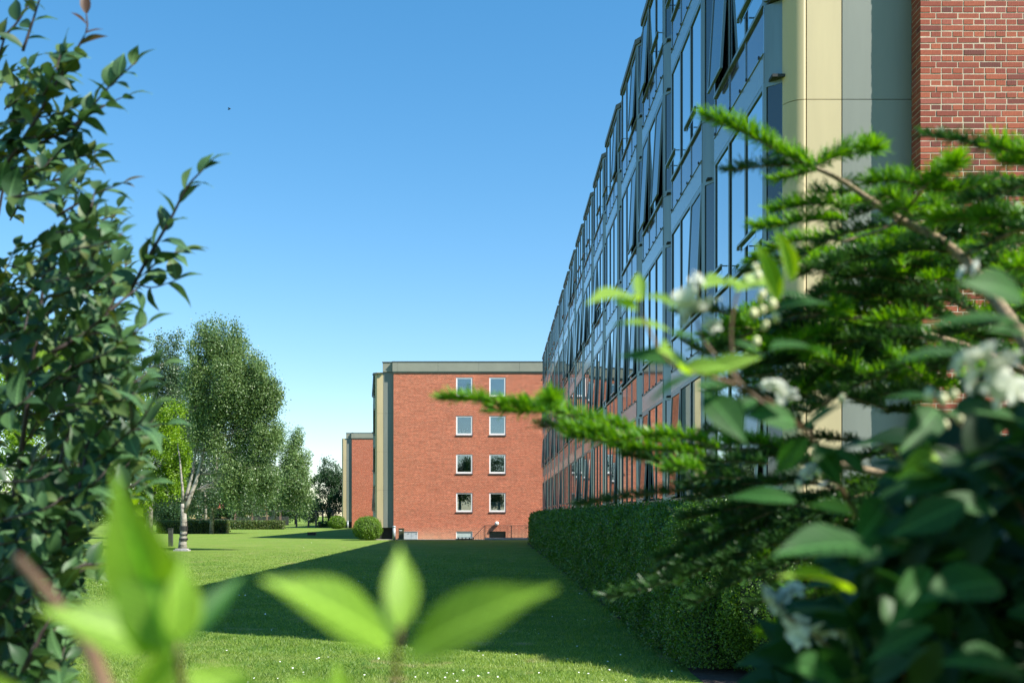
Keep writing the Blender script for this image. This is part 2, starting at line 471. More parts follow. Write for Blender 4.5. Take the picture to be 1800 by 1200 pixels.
# ------------------------------------------------------------------ ground
g = MB(); n = 60
xs = [-900, -300, -120, -60, -30, -15, -8, -4, 0, 4, 8, 15, 30, 60, 120, 300, 900]
ys = [-400, -120, -40, -10, 0, 5, 10, 15, 20, 30, 40, 55, 75, 100, 140, 200, 400, 900, 1800]
V = [(x, y, 0) for y in ys for x in xs]
F = [(j * len(xs) + i, j * len(xs) + i + 1, (j + 1) * len(xs) + i + 1, (j + 1) * len(xs) + i) for j in range(len(ys) - 1) for i in range(len(xs) - 1)]
tag(link('lawn_ground', mk('lawn_ground', V, F, M['lawn'])), 'wide mown lawn between the brick blocks, sunlit and shaded', kind='structure')

# soil strip along the long hedge, ragged edge
V = []; F = []
for k in range(120):
    y = 10.2 + k * 0.46
    xl = 2.22 - 0.005 * (y - 11) + rng.normal(0, 0.06) + .05 * math.sin(y * 1.7)
    V += [(xl, y, 0.004), (4.4 if y < 11 else 3.3, y, 0.004)]
    if k: F.append((2 * k - 2, 2 * k - 1, 2 * k + 1, 2 * k))
tag(link('soil_strip', mk('soil_strip', V, F, M['soil'])), 'narrow bare soil strip at the foot of the long hedge', kind='structure')
b = MB(); b.box(-8.9, 6.6, 73.6, 74.65, -0.05, 0.03)
tag(b.build('paving_strip', M['gravel']), 'paved strip in front of the middle brick gable', kind='structure')


# ------------------------------------------------------------------ buildings
W = 15.5                     # width of a block's gable
STO = 2.8
XF = -0.17                   # outer face of the oriels, local
CANT = 0.48; MAINL = 2.65; BAY = 3.55
HEADS = [3.93, 6.73, 9.53, 12.05]
SILLS = [2.07, 4.87, 7.67, 10.47]
NB = 16
BLEN = 57.35


def wall_holes(x0, x1, z0, z1, holes, y=0.0, depth=0.12):
    xc = sorted({x0, x1, *[h[0] for h in holes], *[h[1] for h in holes]})
    zc = sorted({z0, z1, *[h[2] for h in holes], *[h[3] for h in holes]})
    m = MB()
    for i in range(len(xc) - 1):
        for j in range(len(zc) - 1):
            cx, cz = (xc[i] + xc[i + 1]) / 2, (zc[j] + zc[j + 1]) / 2
            if any(h[0] < cx < h[1] and h[2] < cz < h[3] for h in holes): continue
            m.quad((xc[i], y, zc[j]), (xc[i + 1], y, zc[j]), (xc[i + 1], y, zc[j + 1]), (xc[i], y, zc[j + 1]))
    for a, b_, c, d in holes:
        m.quad((a, y, c), (a, y + depth, c), (a, y + depth, d), (a, y, d))
        m.quad((b_, y, c), (b_, y, d), (b_, y + depth, d), (b_, y + depth, c))
        m.quad((a, y, d), (a, y + depth, d), (b_, y + depth, d), (b_, y, d))
        m.quad((a, y, c), (b_, y, c), (b_, y + depth, c), (a, y + depth, c))
    return m


WIN_X = [(5.96, 7.16), (8.38, 9.58)]
WIN_Z = [(2.02, 3.41), (4.82, 6.22), (7.62, 9.02), (10.42, 11.83)]
BAS_Z = (-0.02, 0.60)

# shared window meshes (origin lower left corner of the opening)
ww, wh = 1.2, 1.4
fm = MB()
for (a, b_, c, d) in ((0, .1, .0, wh), (ww - .1, ww, .0, wh), (.1, ww - .1, wh - .09, wh), (.1, ww - .1, 0, .12)):
    fm.box(a, b_, .03, .11, c, d)
FRAME_ME = fm.mesh('frame', M['white'])
PANE_ME = MB().box(.1, ww - .1, .07, .08, .12, wh - .09).mesh('pane', M['see_glass'])
SILL_ME = MB().box(-.03, ww + .03, -.05, .12, -.07, -.005).mesh('sill', M['sill'])
rm = MB(); rm.quad((0, .9, 0), (ww, .9, 0), (ww, .9, wh), (0, .9, wh)); rm.quad((0, .125, 0), (0, .9, 0), (0, .9, wh), (0, .125, wh)); rm.quad((ww, .125, 0), (ww, .125, wh), (ww, .9, wh), (ww, .9, 0)); rm.quad((0, .125, 0), (ww, .125, 0), (ww, .9, 0), (0, .9, 0)); rm.quad((0, .125, wh), (0, .9, wh), (ww, .9, wh), (ww, .125, wh))
ROOM_ME = rm.mesh('room', M['room'])


def curtain_mesh(kind):
    c = MB()
    if kind == 'blind': c.box(.1, ww - .1, .16, .17, wh - .42, wh - .1)
    elif kind == 'drape':
        c.add([(.62, .2, .12), (1.1, .2, .12), (1.1, .2, 1.3), (.28, .2, 1.3), (.4, .2, .8)], [(0, 1, 2, 3, 4)])
        c.add([(.1, .24, .12), (.62, .24, .12), (.4, .24, .8), (.28, .24, 1.3), (.1, .24, 1.3)], [(0, 1, 2, 3, 4)])
    elif kind == 'half': c.box(.1, ww - .1, .16, .17, .1, .75)
    elif kind == 'plants':
        for i in range(16):
            x = .18 + .62 * rnd.random(); z = .16 + .3 * rnd.random() ** 2
            c.box(x, x + .05, .15, .2, z, z + .05)
        c.box(.15, .9, .15, .3, .12, .15)
    return c.mesh('curtain', M['curtain'])


CURT = {k: curtain_mesh(k) for k in ('blind', 'drape', 'half', 'plants')}
CURT_FOR = {(0, 3): 'blind', (1, 3): 'drape', (0, 2): 'plants', (1, 2): 'drape', (0, 1): None, (1, 1): None, (0, 0): 'half', (1, 0): 'half'}


def gable_windows(root, face_y=0.0):
    for i, (x0, x1) in enumerate(WIN_X):
        for j, (z0, z1) in enumerate(WIN_Z):
            f = empty('window', (x0, face_y, z0), root)
            link('frame', FRAME_ME, f); link('sill', SILL_ME, f); link('pane', PANE_ME, f)
            link('room', ROOM_ME, f)
            k = CURT_FOR[(i, j)]
            if k: link('curtain', CURT[k], f)
    x0, x1 = WIN_X[0]
    bw = empty('basement_window', (x0, face_y, BAS_Z[0]), root)
    link('pane', MB().box(.05, 1.15, .07, .08, .1, .60).mesh('pane', M['frosted']), bw)
    m = MB()
    m.box(0, .05, .03, .1, 0, .62); m.box(1.15, 1.2, .03, .1, 0, .62); m.box(.05, 1.15, .03, .1, .60, .62)
    m.build('frame', M['white'], bw)
    x0, x1 = WIN_X[1]
    bw = empty('basement_window', (x0, face_y, BAS_Z[0]), root)
    link('pane', MB().box(0, 1.2, .08, .09, 0, .6).mesh('pane', M['glass']), bw)
    m = MB()
    for k in range(11): m.box(.08 + k * .1, .1 + k * .1, .02, .04, 0, .6)
    m.build('window_bar', M['black'], bw)


def side_column(root, mirror=False):
    """rounded yellow corner, yellow and grey panels, joint seams"""
    s = -1 if mirror else 1
    ox = W if mirror else 0
    X = lambda x: ox + s * x
    zt = 12.22; zb = 0.87
    joints = [zb, 3.62, 6.42, 9.22, zt]
    arc = [(0.22 - 0.22 * math.cos(a), 0.46 - 0.22 * math.sin(a)) for a in np.linspace(0, math.pi / 2, 13)]
    for a, b_ in zip(joints[:-1], joints[1:]):
        z0, z1 = a + .004, b_ - .004
        pl = [(X(0.0), .75)] + [(X(x), y) for x, y in arc] + [(X(.22), .52), (X(.03), .75)]
        m = MB().prism(pl if not mirror else pl[::-1], z0, z1)
        me = m.mesh('corner_panel', M['yellow'])
        for p in me.polygons:
            p.use_smooth = abs(p.normal.z) < .5
        ar = [tuple(v.vertices) for v in me.polygons]
        V0 = [tuple(v.co) for v in me.vertices]; Vn = list(V0); Fn = []
        for f_ in ar:
            if len(f_) > 4 or 0 in [i % len(pl) for i in f_] or (len(pl) - 1) in [i % len(pl) for i in f_]:
                Fn.append(tuple(range(len(Vn), len(Vn) + len(f_)))); Vn += [V0[i] for i in f_]
            else: Fn.append(f_)
        me = mk('corner_panel', Vn, Fn, M['yellow'], True)
        for p in me.polygons:
            if len(p.vertices) > 4: p.use_smooth = False
        ob = link('corner_panel', me, root)
        MB().box(*sorted((X(.232), X(.618))), .24, .28, z0, z1).build('yellow_panel', M['yellow'], root)
        MB().box(*sorted((X(.630), X(1.40))), .24, .28, z0, z1).build('grey_panel', M['grey'], root)
    MB().box(*sorted((X(.2), X(1.42))), .262, .5, zb + .01, zt - .01).build('panel_backing', M['seam'], root)
    MB().box(*sorted((X(.06), X(1.40))), .5, .9, 0, zb + .02).build('plinth', M['plinth'], root)


def block(name, ox, oy, label, detail):
    root = empty(name, (ox, oy, 0))
    tag(root, label, 'building', 'staggered brick apartment blocks')
    holes = [(x0, x1, z0, z1) for x0, x1 in WIN_X for z0, z1 in WIN_Z] + [(x0, x1, *BAS_Z) for x0, x1 in WIN_X]
    bx0 = 1.40
    if detail:   # leave the part of the gable that is laid brick by brick
        wall_holes(bx0 + 2.4, W - 1.4, -0.05, 12.2, holes).build('brick_wall', M['brick_wall'], root)
        m = MB(); m.quad((bx0, 0, 8.0), (bx0 + 2.4, 0, 8.0), (bx0 + 2.4, 0, 12.2), (bx0, 0, 12.2)); m.quad((bx0, .24, 8.0), (bx0, 0, 8.0), (bx0, 0, 12.2), (bx0, .24, 12.2))
        m.build('upper_brick_wall', M['brick_wall'], root)
    else:
        m = wall_holes(bx0, W - 1.4, -0.05, 12.2, holes)
        m.quad((bx0, .24, -.05), (bx0, 0, -.05), (bx0, 0, 12.2), (bx0, .24, 12.2))
        m.build('brick_wall', M['brick_wall'], root)
    gable_windows(root)
    side_column(root); side_column(root, True)
    # body behind the gable
    m = MB()
    m.box(.30, W - .1, 1.0, BLEN, 0.0, 12.1)
    m.box(1.41, W - 1.41, .93, 1.0, 0, 12.1)
    m.build('core_wall', M['seam'], root)
    # roof and fascia: follows the recess, corner panel set back
    zt, zb = 12.98, 12.24
    m = MB(); m.box(.62, W - .62, .2, BLEN - .8, zb + .02, zt - .05); m.build('roof', M['roof'], root)
    x = 1.33
    seams = [1.33, 1.68, 4.65, 7.62, 10.59, 13.56, 14.17]
    for a, b_ in zip(seams[:-1], seams[1:]):
        MB().box(a + .006, b_ - .006, -.10, -.06, zb, zt - .05).build('fascia_panel', M['fascia'], root)
    MB().box(1.33, W - 1.33, -.06, .2, zb + .01, zt - .06).build('fascia_backing', M['seam'], root)
    for a, b_ in ((.59, 1.325), (W - 1.325, W - .59)):
        MB().box(a, b_, .14, .19, zb, zt - .05).build('fascia_panel', M['fascia'], root)
    MB().box(.59, .625, .195, BLEN - .8, zb, zt - .05).build('side_fascia', M['fascia'], root)
    m = MB(); m.box(.55, 1.30, .10, .24, zt - .05, zt); m.box(1.30, W - 1.30, -.13, .24, zt - .05, zt); m.box(W - 1.30, W - .55, .10, .24, zt - .05, zt); m.box(.55, .66, .24, BLEN - .8, zt - .05, zt)
    m.build('roof_capping', M['fascia_dark'], root)
    MB().box(1.34, W - 1.34, -.05, .0 - .002, zb - .1, zb - .004).build('drip_strip', M['fascia'], root)
    # little vent pipes on the roof edge
    for vx in (1.42, 6.0):
        MB().tube([(vx, .5, zt - .06), (vx, .5, zt + .09)], .06).build('roof_vent', M['black'], root)
    # lower roof over the oriels
    MB().box(-.1, .60, .95, BLEN - .9, 12.1, 12.14).build('oriel_roof', M['roof'], root)
    return root


def pane_box(y0, y1, z0, z1, x=XF, t=.02):
    return MB().box(x + .012, x + .012 + t, y0, y1, z0, z1)


# meshes of one oriel window bay; local y runs from the far corner (0) to the near corner... origin at near main corner
def bay_meshes(f, first=False):
    """near main-face corner at y=0, bay runs to y=MAINL; cants outside; z absolute"""
    zs, zh = SILLS[f], HEADS[f]
    out = {}
    xi = XF + .27                       # x of the V between two bays
    NE = (XF + .20, -.17) if first else (xi, -CANT)   # the first bay ends at the rounded corner
    third = MAINL / 3
    # frame: corner posts, mullions, head and sill rails, gaskets
    m = MB()
    for k in range(4):
        y = k * third; hw = .032 if k in (0, 3) else .024
        yy0 = 0 if k == 0 else (MAINL - .055 if k == 3 else y - hw)
        yy1 = .055 if k == 0 else (MAINL if k == 3 else y + hw)
        m.box(XF + .0, XF + .06, yy0, yy1, zs + .0, zh)
    m.box(XF + .002, XF + .058, .055, MAINL - .055, zh - .055, zh - .001)
    m.box(XF - .012, XF + .058, .0, MAINL, zs - .045, zs - .002)
    # cant frames
    for (a, b_) in (((XF + .002, -.002), NE), ((xi, MAINL + CANT), (XF + .002, MAINL + .002))):
        L = math.hypot(a[0] - b_[0], a[1] - b_[1])
        lerp = lambda s: (a[0] + (b_[0] - a[0]) * s, a[1] + (b_[1] - a[1]) * s)
        t_ = .05
        for s0, s1 in ((0, .13), (.87, 1)):
            m.slab(lerp(s0), lerp(s1), -t_, zs, zh)
        m.slab(lerp(.13), lerp(.87), -t_, zh - .05, zh - .001); m.slab(lerp(.13), lerp(.87), -t_, zs, zs + .05)
        if not (first and a[1] < 0): m.slab(lerp(.0), lerp(1), -t_, zs - .045, zs - .002)
    out['frame'] = m.mesh('window_bay', M['alu'])
    out['pane'] = MB().box(XF + .020, XF + .035, .024, third - .05, zs + .02, zh - .06).mesh('pane', M['glass'])
    # a sash that hangs from its top edge: its origin at the hinge
    h = zh - .06 - (zs + .02); wd = third - .06
    s_ = MB(); s_.box(-.012, .02, 0, .04, -h, 0); s_.box(-.012, .02, wd - .04, wd, -h, 0); s_.box(-.012, .02, .04, wd - .04, -.04, 0); s_.box(-.014, .02, -.01, wd + .01, -h - .002, -h + .035)
    out['sash_frame'] = s_.mesh('sash', M['alu'])
    out['sash_pane'] = MB().box(0, .01, .04, wd - .04, -h + .045, -.04).mesh('pane', M['open_glass'])
    # a vent slot held open by a bottom rail that stands off the frame on two stays
    v_ = MB(); zr = zs + .20
    v_.box(XF - .105, XF - .075, -.01, wd + .01, zr, zr + .028)
    for y_ in (.02, wd - .04): v_.box(XF - .076, XF + .0, y_, y_ + .014, zr + .005, zr + .02)
    v_.box(XF - .108, XF - .072, wd - .02, wd + .012, zr - .035, zr + .001)
    out['flap'] = v_.mesh('vent_rail', M['alu'])
    v_ = MB().box(XF - .074, XF - .068, .04, wd - .045, zr - .075, zr + .012)
    out['flap_pane'] = v_.mesh('vent_pane', M['glass'])
    # gasket lines beside mullions
    gk = MB()
    for k in range(4):
        y = k * third
        for s in (-1, 1):
            if (k == 0 and s < 0) or (k == 3 and s > 0): continue
            off = .057 if k in (0, 3) else .027
            yc = (0 if k == 0 else MAINL if k == 3 else y) + s * off
            gk.box(XF + .012, XF + .05, yc - .006, yc + .006, zs, zh - .055)
    out['gasket'] = gk.mesh('gasket', M['gasket'])
    # spandrel panels below the sill
    zt, zb = zs - .05, zs - .60
    out['spandrel'] = MB().box(XF + .018, XF + .04, .03, third - .012, zb + .012, zt - .004).mesh('spandrel_panel', M['spandrel'])
    out['spandrel_bar'] = []
    for k in range(4):
        y = k * third
        yy0, yy1 = (0, .03) if k == 0 else (MAINL - .03, MAINL) if k == 3 else (y - .012, y + .012)
        out['spandrel_bar'].append(MB().box(XF + .005, XF + .05, yy0, yy1, zb, zt + .005).mesh('spandrel_bar', M['alu_light']))
    m = MB().box(XF + .0, XF + .04, 0, MAINL, zb - .34, zb - .006)
    m.box(XF - .012, XF + .03, 0, MAINL, zb - .004, zb + .012)
    out['band'] = m.mesh('floor_band', M['band_gloss'])
    out['cant_band'] = []
    for (a, b_) in (((XF + .012, -.003), NE), ((xi, MAINL + CANT), (XF + .012, MAINL + .003))):
        out['cant_band'].append(MB().slab(a, b_, -.03, zb - .34, zt).mesh('side_band', M['alu']))
    m = []
    for (a, b_) in (((XF + .022, -.004), NE), ((xi, MAINL + CANT), (XF + .022, MAINL + .004))):
        lerp = lambda s: (a[0] + (b_[0] - a[0]) * s, a[1] + (b_[1] - a[1]) * s)
        m.append(MB().slab(lerp(.13), lerp(.87), -.015, zs + .05, zh - .05).mesh('side_pane', M['side_glass']))
    out['side_panes'] = m
    # studs along the ledge
    m = MB()
    for y in (.12, .72, 1.05, 1.6, 1.95, 2.5):
        m.box(XF - .028, XF - .012, y, y + .03, zb - .002, zb + .03)
    out['stud'] = m.mesh('bracket', M['gasket'])
    # dark room behind
    m = MB(); m.box(XF + .30, XF + .34, 0.0, MAINL, zs, zh); m.box(XF + .05, XF + .36, -.2, MAINL + .2, zs - .04, zs - .01)
    for k in range(9):
        yy = .1 + k * .3 + rnd.uniform(-.05, .05); m.box(XF + .2, XF + .23, yy, yy + .02 + rnd.random() * .1, zs, zh)
    m.box(XF + .05, XF + .4, -.2, MAINL + .2, zh - .003, zh + .03)
    out['room'] = m.mesh('room', M['room'])
    return out


BM = [bay_meshes(f) for f in range(4)]
BM0 = [bay_meshes(f, True) for f in range(4)]
ROOF_EDGE = MB()
xi_ = XF + .27
for (a, b_) in (((XF - .03, -.03), (XF - .03, MAINL + .03)),):
    ROOF_EDGE.box(XF - .035, XF + .08, -.01, MAINL + .01, 12.052, 12.17)
ROOF_EDGE.slab((xi_, -CANT), (XF - .03, -.012), .05, 12.052, 12.17)
ROOF_EDGE.slab((XF - .03, MAINL + .012), (xi_, MAINL + CANT), .05, 12.052, 12.17)
ROOF_EDGE.box(XF + .07, .62, -CANT, MAINL + CANT, 12.142, 12.168)
ROOF_EDGE = ROOF_EDGE.mesh('roof_edge', M['fascia_dark'])


def facade(root, nb, full):
    third = MAINL / 3
    rr = random.Random(5)
    for k in range(nb):
        y0 = .56 + k * BAY
        for f in range(4):
            bm = (BM0 if k == 0 else BM)[f]
            wb = link('window_bay', bm['frame'], root, (0, y0, 0))
            link('gasket', bm['gasket'], wb)
            link('room', bm['room'], wb)
            for q in range(3):
                if q != 1:
                    u = rr.random()
                    if (k, f, q) in OPEN: ang = OPEN[(k, f, q)]
                    else: ang = 0 if u < .3 else (1 if u < .72 else rr.uniform(2.4, 3.2))
                else: ang = 0
                if 0 < ang < 2.3:
                    link('vent_rail', bm['flap'], wb, (0, q * third + .03, 0)); link('vent_pane', bm['flap_pane'], wb, (0, q * third + .03, 0))
                    ang = 0
                if ang == 0:
                    o = link('pane', bm['pane'], wb, (0, q * third + .012, 0))
                    o.rotation_euler.z = R(rr.uniform(-.12, .12))
                else:
                    s = link('sash', bm['sash_frame'], wb, (XF + .012, q * third + .03, HEADS[f] - .06))
                    s.rotation_euler.y = R(ang)
                    # kept one level deep: the glass of the sash is its own sub-part of the bay
                    g_ = link('pane', bm['sash_pane'], wb, s.location)
                    g_.rotation_euler.y = R(ang)
                link('spandrel_panel', bm['spandrel'], wb, (0, q * third, 0))
            link('side_pane', bm['side_panes'][0], wb); link('side_pane', bm['side_panes'][1], wb)
            for q in range(4): link('spandrel_bar', bm['spandrel_bar'][q], wb)
            for q in (0, 1): link('side_band', bm['cant_band'][q], wb)
            link('floor_band', bm['band'], wb)
            if k < 8: link('bracket', bm['stud'], wb)
        link('roof_edge', ROOF_EDGE, root, (0, y0, 0))
        link('base_panel', BASE_ME, root, (0, y0, 0))


OPEN = {(0, 3, 0): 3.6, (0, 2, 2): 3.4, (0, 2, 0): 1.8, (0, 1, 2): 1.6, (0, 1, 0): 1.6, (1, 2, 0): 1.6, (1, 2, 2): 1.6, (1, 3, 0): 3.6, (1, 3, 2): 1.6,
        (2, 3, 2): 3.4, (2, 2, 0): 3.4, (2, 3, 0): 1.6, (2, 2, 2): 3.2, (3, 3, 0): 3.2, (3, 3, 2): 1.6, (0, 0, 0): 3.2, (0, 0, 2): 0}
bmB = MB()
third = MAINL / 3
for q in range(3): bmB.box(XF + .02, XF + .05, q * third + .012, (q + 1) * third - .012, .35, 1.125)
bmB.slab((xi_, -CANT), (XF + .02, -.003), .03, .35, 1.125); bmB.slab((XF + .02, MAINL + .003), (xi_, MAINL + CANT), .03, .35, 1.125)
BASE_ME = bmB.mesh('base_panel', M['spandrel'])

main = block('apartment_building', 3.24, 11.2, 'near apartment block at right with glazed oriel facade, yellow corner and big visible bricks', True)
facade(main, NB, True)
# far end corner of the glazed side
MB().box(0.0, .5, .56 + NB * BAY - CANT + .06, BLEN, 0, 12.15).build('end_column', M['yellow'], main)
second = block('apartment_building', -8.88, 74.7, 'middle brick apartment block with sunlit gable and eight small white windows', False)
for o_ in (second,):
    facade(o_, 2, True)
third_b = block('apartment_building', -21.0, 139.2, 'farthest brick apartment block, half hidden behind the yellow corner of the middle one', False)
for rt in (second, third_b):
    MB().box(-.1, .30, (.56 + 2 * BAY) if rt is second else 1.0, BLEN, 0, 12.1).build('glazed_side', M['spandrel'], rt)

# ---- individually laid bricks on the near gable (English cross bond)
bx0 = 1.40; ZB, ZTOP = 0.0, 8.0
CH = .0667; BH = .0565; JT = .0102
gap = .003
mw = MB()
mw.quad((bx0 + gap, gap, ZB), (bx0 + 2.4, gap, ZB), (bx0 + 2.4, gap, ZTOP), (bx0 + gap, gap, ZTOP))
mw.quad((bx0 + gap, .24, ZB), (bx0 + gap, gap, ZB), (bx0 + gap, gap, ZTOP), (bx0 + gap, .24, ZTOP))
mw.build('mortar_bed', M['mortar'], main)


def brick_mesh(L, D):
    c = .003
    m = MB()
    # slightly eased box: front face inset
    V = [(0, 0 + c, 0), (L, 0 + c, 0), (L, 0 + c, BH), (0, 0 + c, BH), (c, 0, c), (L - c, 0, c), (L - c, 0, BH - c), (c, 0, BH - c), (0, D, 0), (L, D, 0), (L, D, BH), (0, D, BH)]
    F = [(4, 5, 6, 7), (0, 1, 5, 4), (1, 2, 6, 5), (2, 3, 7, 6), (3, 0, 4, 7), (0, 8, 9, 1), (3, 2, 10, 11), (0, 3, 11, 8), (1, 9, 10, 2)]
    return V, F


def rows():
    n = int(ZTOP / CH)
    for r_ in range(n):
        z = ZB + r_ * CH + JT / 2
        lst = []
        x = bx0
        end = bx0 + 2.4
        if r_ % 2 == 0:       # stretchers, alternately shifted by half
            first = .168 if (r_ // 2) % 2 == 0 else .228
            dep = .108
            L = first
        else:
            L = .108; dep = .228
        while x < end - .02:
            l = min(L, end - x)
            lst.append((x, l, dep if not (x == bx0 and False) else dep))
            x += l + JT
            L = .228 if r_ % 2 == 0 else .108
        side = []
        if r_ % 2 == 0: side.append((.108 + JT, .24))
        yield r_, z, lst, side


allb = []
for r_, z, lst, side in rows():
    for (x, l, d) in lst: allb.append((x, 0.0, z, l, d))
    for (y0_, y1_) in side: allb.append((bx0, y0_, z, .1, y1_ - y0_))


def brick_score(b_):
    X, Z = b_[0] + 3.24 + b_[3] / 2, b_[2]
    px = 872 + X * 1800 / 11.2; py = 905 - (Z - EYE) * 1800 / 11.2
    vis = 0 <= px <= 1815 and -5 <= py <= 1200
    hid = 1 if py < 330 else 0.35 if py < 640 else .05
    return (b_[3] * hid if vis else 0)


allb.sort(key=brick_score, reverse=True)
cache = {}
sV, sF, sT = [], [], []
for k, (x, y, z, l, d) in enumerate(allb):
    jx, jy = rng.normal(0, .0012), rng.normal(0, .0012)
    key = (round(l, 3), round(d, 3))
    if key not in cache:
        cache[key] = brick_mesh(l, d)
        V_, F_ = cache[key]
        cache[key] = (V_, F_, mk('brick', V_, F_, M['brick']))
    V_, F_, me = cache[key]
    if k < 300:
        o = link('brick', me, main, (x, y + jy, z + rng.normal(0, .0008)))
        o.rotation_euler.y = rng.normal(0, .003)
    else:
        n0 = len(sV)
        sV += [(vx + x, vy + y + jy, vz + z) for vx, vy, vz in V_]; sF += [tuple(i + n0 for i in f) for f in F_]
        sT += [rng.random()] * len(F_)
tag(link('brickwork', mk('brickwork', sV, sF, M['brick_attr'], tint=sT), main), kind='stuff')

# ------------------------------------------------------------------ things by the gable of the middle block
GY = 74.7
o = empty('bollard', (-7.32, 73.5, 0)); tag(o, 'short grey steel bollard in front of the dark plinth of the middle block', 'bollard', 'grey bollards beside the gables')
MB().tube([(0, 0, 0), (0, 0, .9)], .11, 16).build('post', M['steel'], o, True)
MB().tube([(0, 0, .902), (0, 0, .94), (0, 0, 1.0), (0, 0, 1.03)], [.125, .13, .12, .03], 16).build('cap', M['steel'], o, True)
o2 = empty('bollard', (-19.9, 137.4, 0)); tag(o2, 'small distant grey bollard at the corner of the farthest block', 'bollard', 'grey bollards beside the gables')
for ch in list(o.children):
    c = ch.copy(); COL.objects.link(c); c.parent = o2
o = empty('litter_bin', (-6.85, 74.1, 0)); tag(o, 'dark olive litter bin between the bollard and the grey cabinet', 'bin')
MB().box(-.18, .18, -.2, .2, .03, .78).build('body', M['bin'], o); MB().box(-.2, .2, -.22, .22, .782, .84).build('lid', M['bin'], o)
MB().box(-.13, .07, -.212, -.202, .66, .7).build('label_plate', M['white'], o)
o = empty('utility_cabinet', (-6.2, 74.35, 0)); tag(o, 'pale grey two door utility cabinet standing against the brick gable', 'cabinet')
MB().box(-.5, .5, -.14, .2, .02, .56).build('body', M['cabinet'], o)
for a, b_ in ((-.49, .06), (.085, .49)):
    d_ = MB().box(a, b_, -.165, -.142, .05, .53).build('door', M['cabinet'], o)
    MB().box(a + .3, a + .36, -.18, -.166, .42, .46).build('handle', M['black'], d_)
MB().box(-.52, .52, -.19, .22, .562, .59).build('top', M['steel'], o)

o = empty('stair_railing', (0, GY - .75, 0)); tag(o, 'black steel railing around the basement stair at the brick gable', 'railing')
m = MB()
x0, x1 = -.82, 3.0
m.box(x0, x1, -.02, .02, 1.02, 1.05); m.build('top_rail', M['black'], o)
MB().box(x0, x1, -.015, .015, .14, .16).build('bottom_rail', M['black'], o)
BAR = MB().box(-.009, .009, -.009, .009, .16, 1.02).mesh('bar', M['black'])
nbar = 38
for k in range(nbar): link('bar', BAR, o, (x0 + .05 + k * .1, 0, 0))
for xx in (x0, 1.1, x1): MB().box(xx - .022, xx + .022, -.022, .022, 0, 1.06).build('post', M['black'], o)
m = MB(); m.tube([(-1.75, -.3, .05), (-.82, 0, 1.03)], .02, 6); m.build('handrail', M['black'], o)
for k in range(5):
    q = k / 5 + .1
    MB().box(-1.75 + .93 * q - .008, -1.75 + .93 * q + .008, -.3 + .3 * q, -.28 + .3 * q, 0.0, .05 + .98 * q).build('bar', M['black'], o)
MB().tube([(3.0, 0, 1.0), (2.3, 0, .2)], .018, 6).build('handrail', M['black'], o)
b = MB().box(-.85, 3.1, GY - 1.0, GY - .05, 0.031, .13); b.box(-2.9, -1.7, GY - .9, GY - .03, .031, .10)
tag(b.build('stair_kerb', M['concrete']), 'low concrete kerbs around the basement stair and light well', 'kerb')
o = empty('low_bench', (-2.2, GY - 1.0, 0)); tag(o, 'low white slatted bench below the frosted basement window', 'bench')
for k in range(2): MB().box(-.62, .62, -.2 + k * .2, -.04 + k * .2, .17, .2).build('slat', M['white'], o)
for k in range(5): MB().box(-.55 + k * .27, -.48 + k * .27, -.15, .1, .03, .17).build('leg', M['black'], o)

o = empty('wall_lamp', (.05, GY, 1.18)); tag(o, 'small opal globe lamp on the brick wall above the stair railing', 'lamp')
m = MB()
for i in range(9): pass
u, v = 14, 9
Vs = [(math.sin(math.pi * j / v) * math.cos(2 * math.pi * i / u) * .16, -.2 + math.sin(math.pi * j / v) * math.sin(2 * math.pi * i / u) * .16, .0 + math.cos(math.pi * j / v) * .15) for j in range(v + 1) for i in range(u)]
Fs = [(j * u + i, j * u + (i + 1) % u, (j + 1) * u + (i + 1) % u, (j + 1) * u + i) for j in range(v) for i in range(u)]
link('globe', mk('globe', Vs, Fs, M['globe'], True), o)
MB().box(-.05, .05, -.1, .0, -.2, -.1).build('bracket', M['black'], o)

# ------------------------------------------------------------------ foliage builders
LEAF_V = np.array([(0, 0, 0), (.5, .32, .06), (1, 0, 0), (.5, -.32, .06)]); LEAF_F = np.array([(0, 1, 2, 3)])
LEAF2_F = np.array([(0, 1, 2), (0, 2, 3)])


def subdivide(blobs, k, frac, droop):
    out = []
    for b_ in blobs:
        for q in range(k):
            d = rng.normal(size=3); d /= np.linalg.norm(d)
            r_ = rng.uniform(.45, 1.0) ** .6
            f_ = frac * rng.uniform(.6, 1.35)
            m_ = (b_[3] + b_[5]) / 2
            out.append((b_[0] + d[0] * b_[3] * r_ * .85, b_[1] + d[1] * b_[4] * r_ * .85, b_[2] + d[2] * b_[5] * r_ * .85, m_ * f_, m_ * f_, m_ * f_ * (1 + .7 * droop)))
    return out


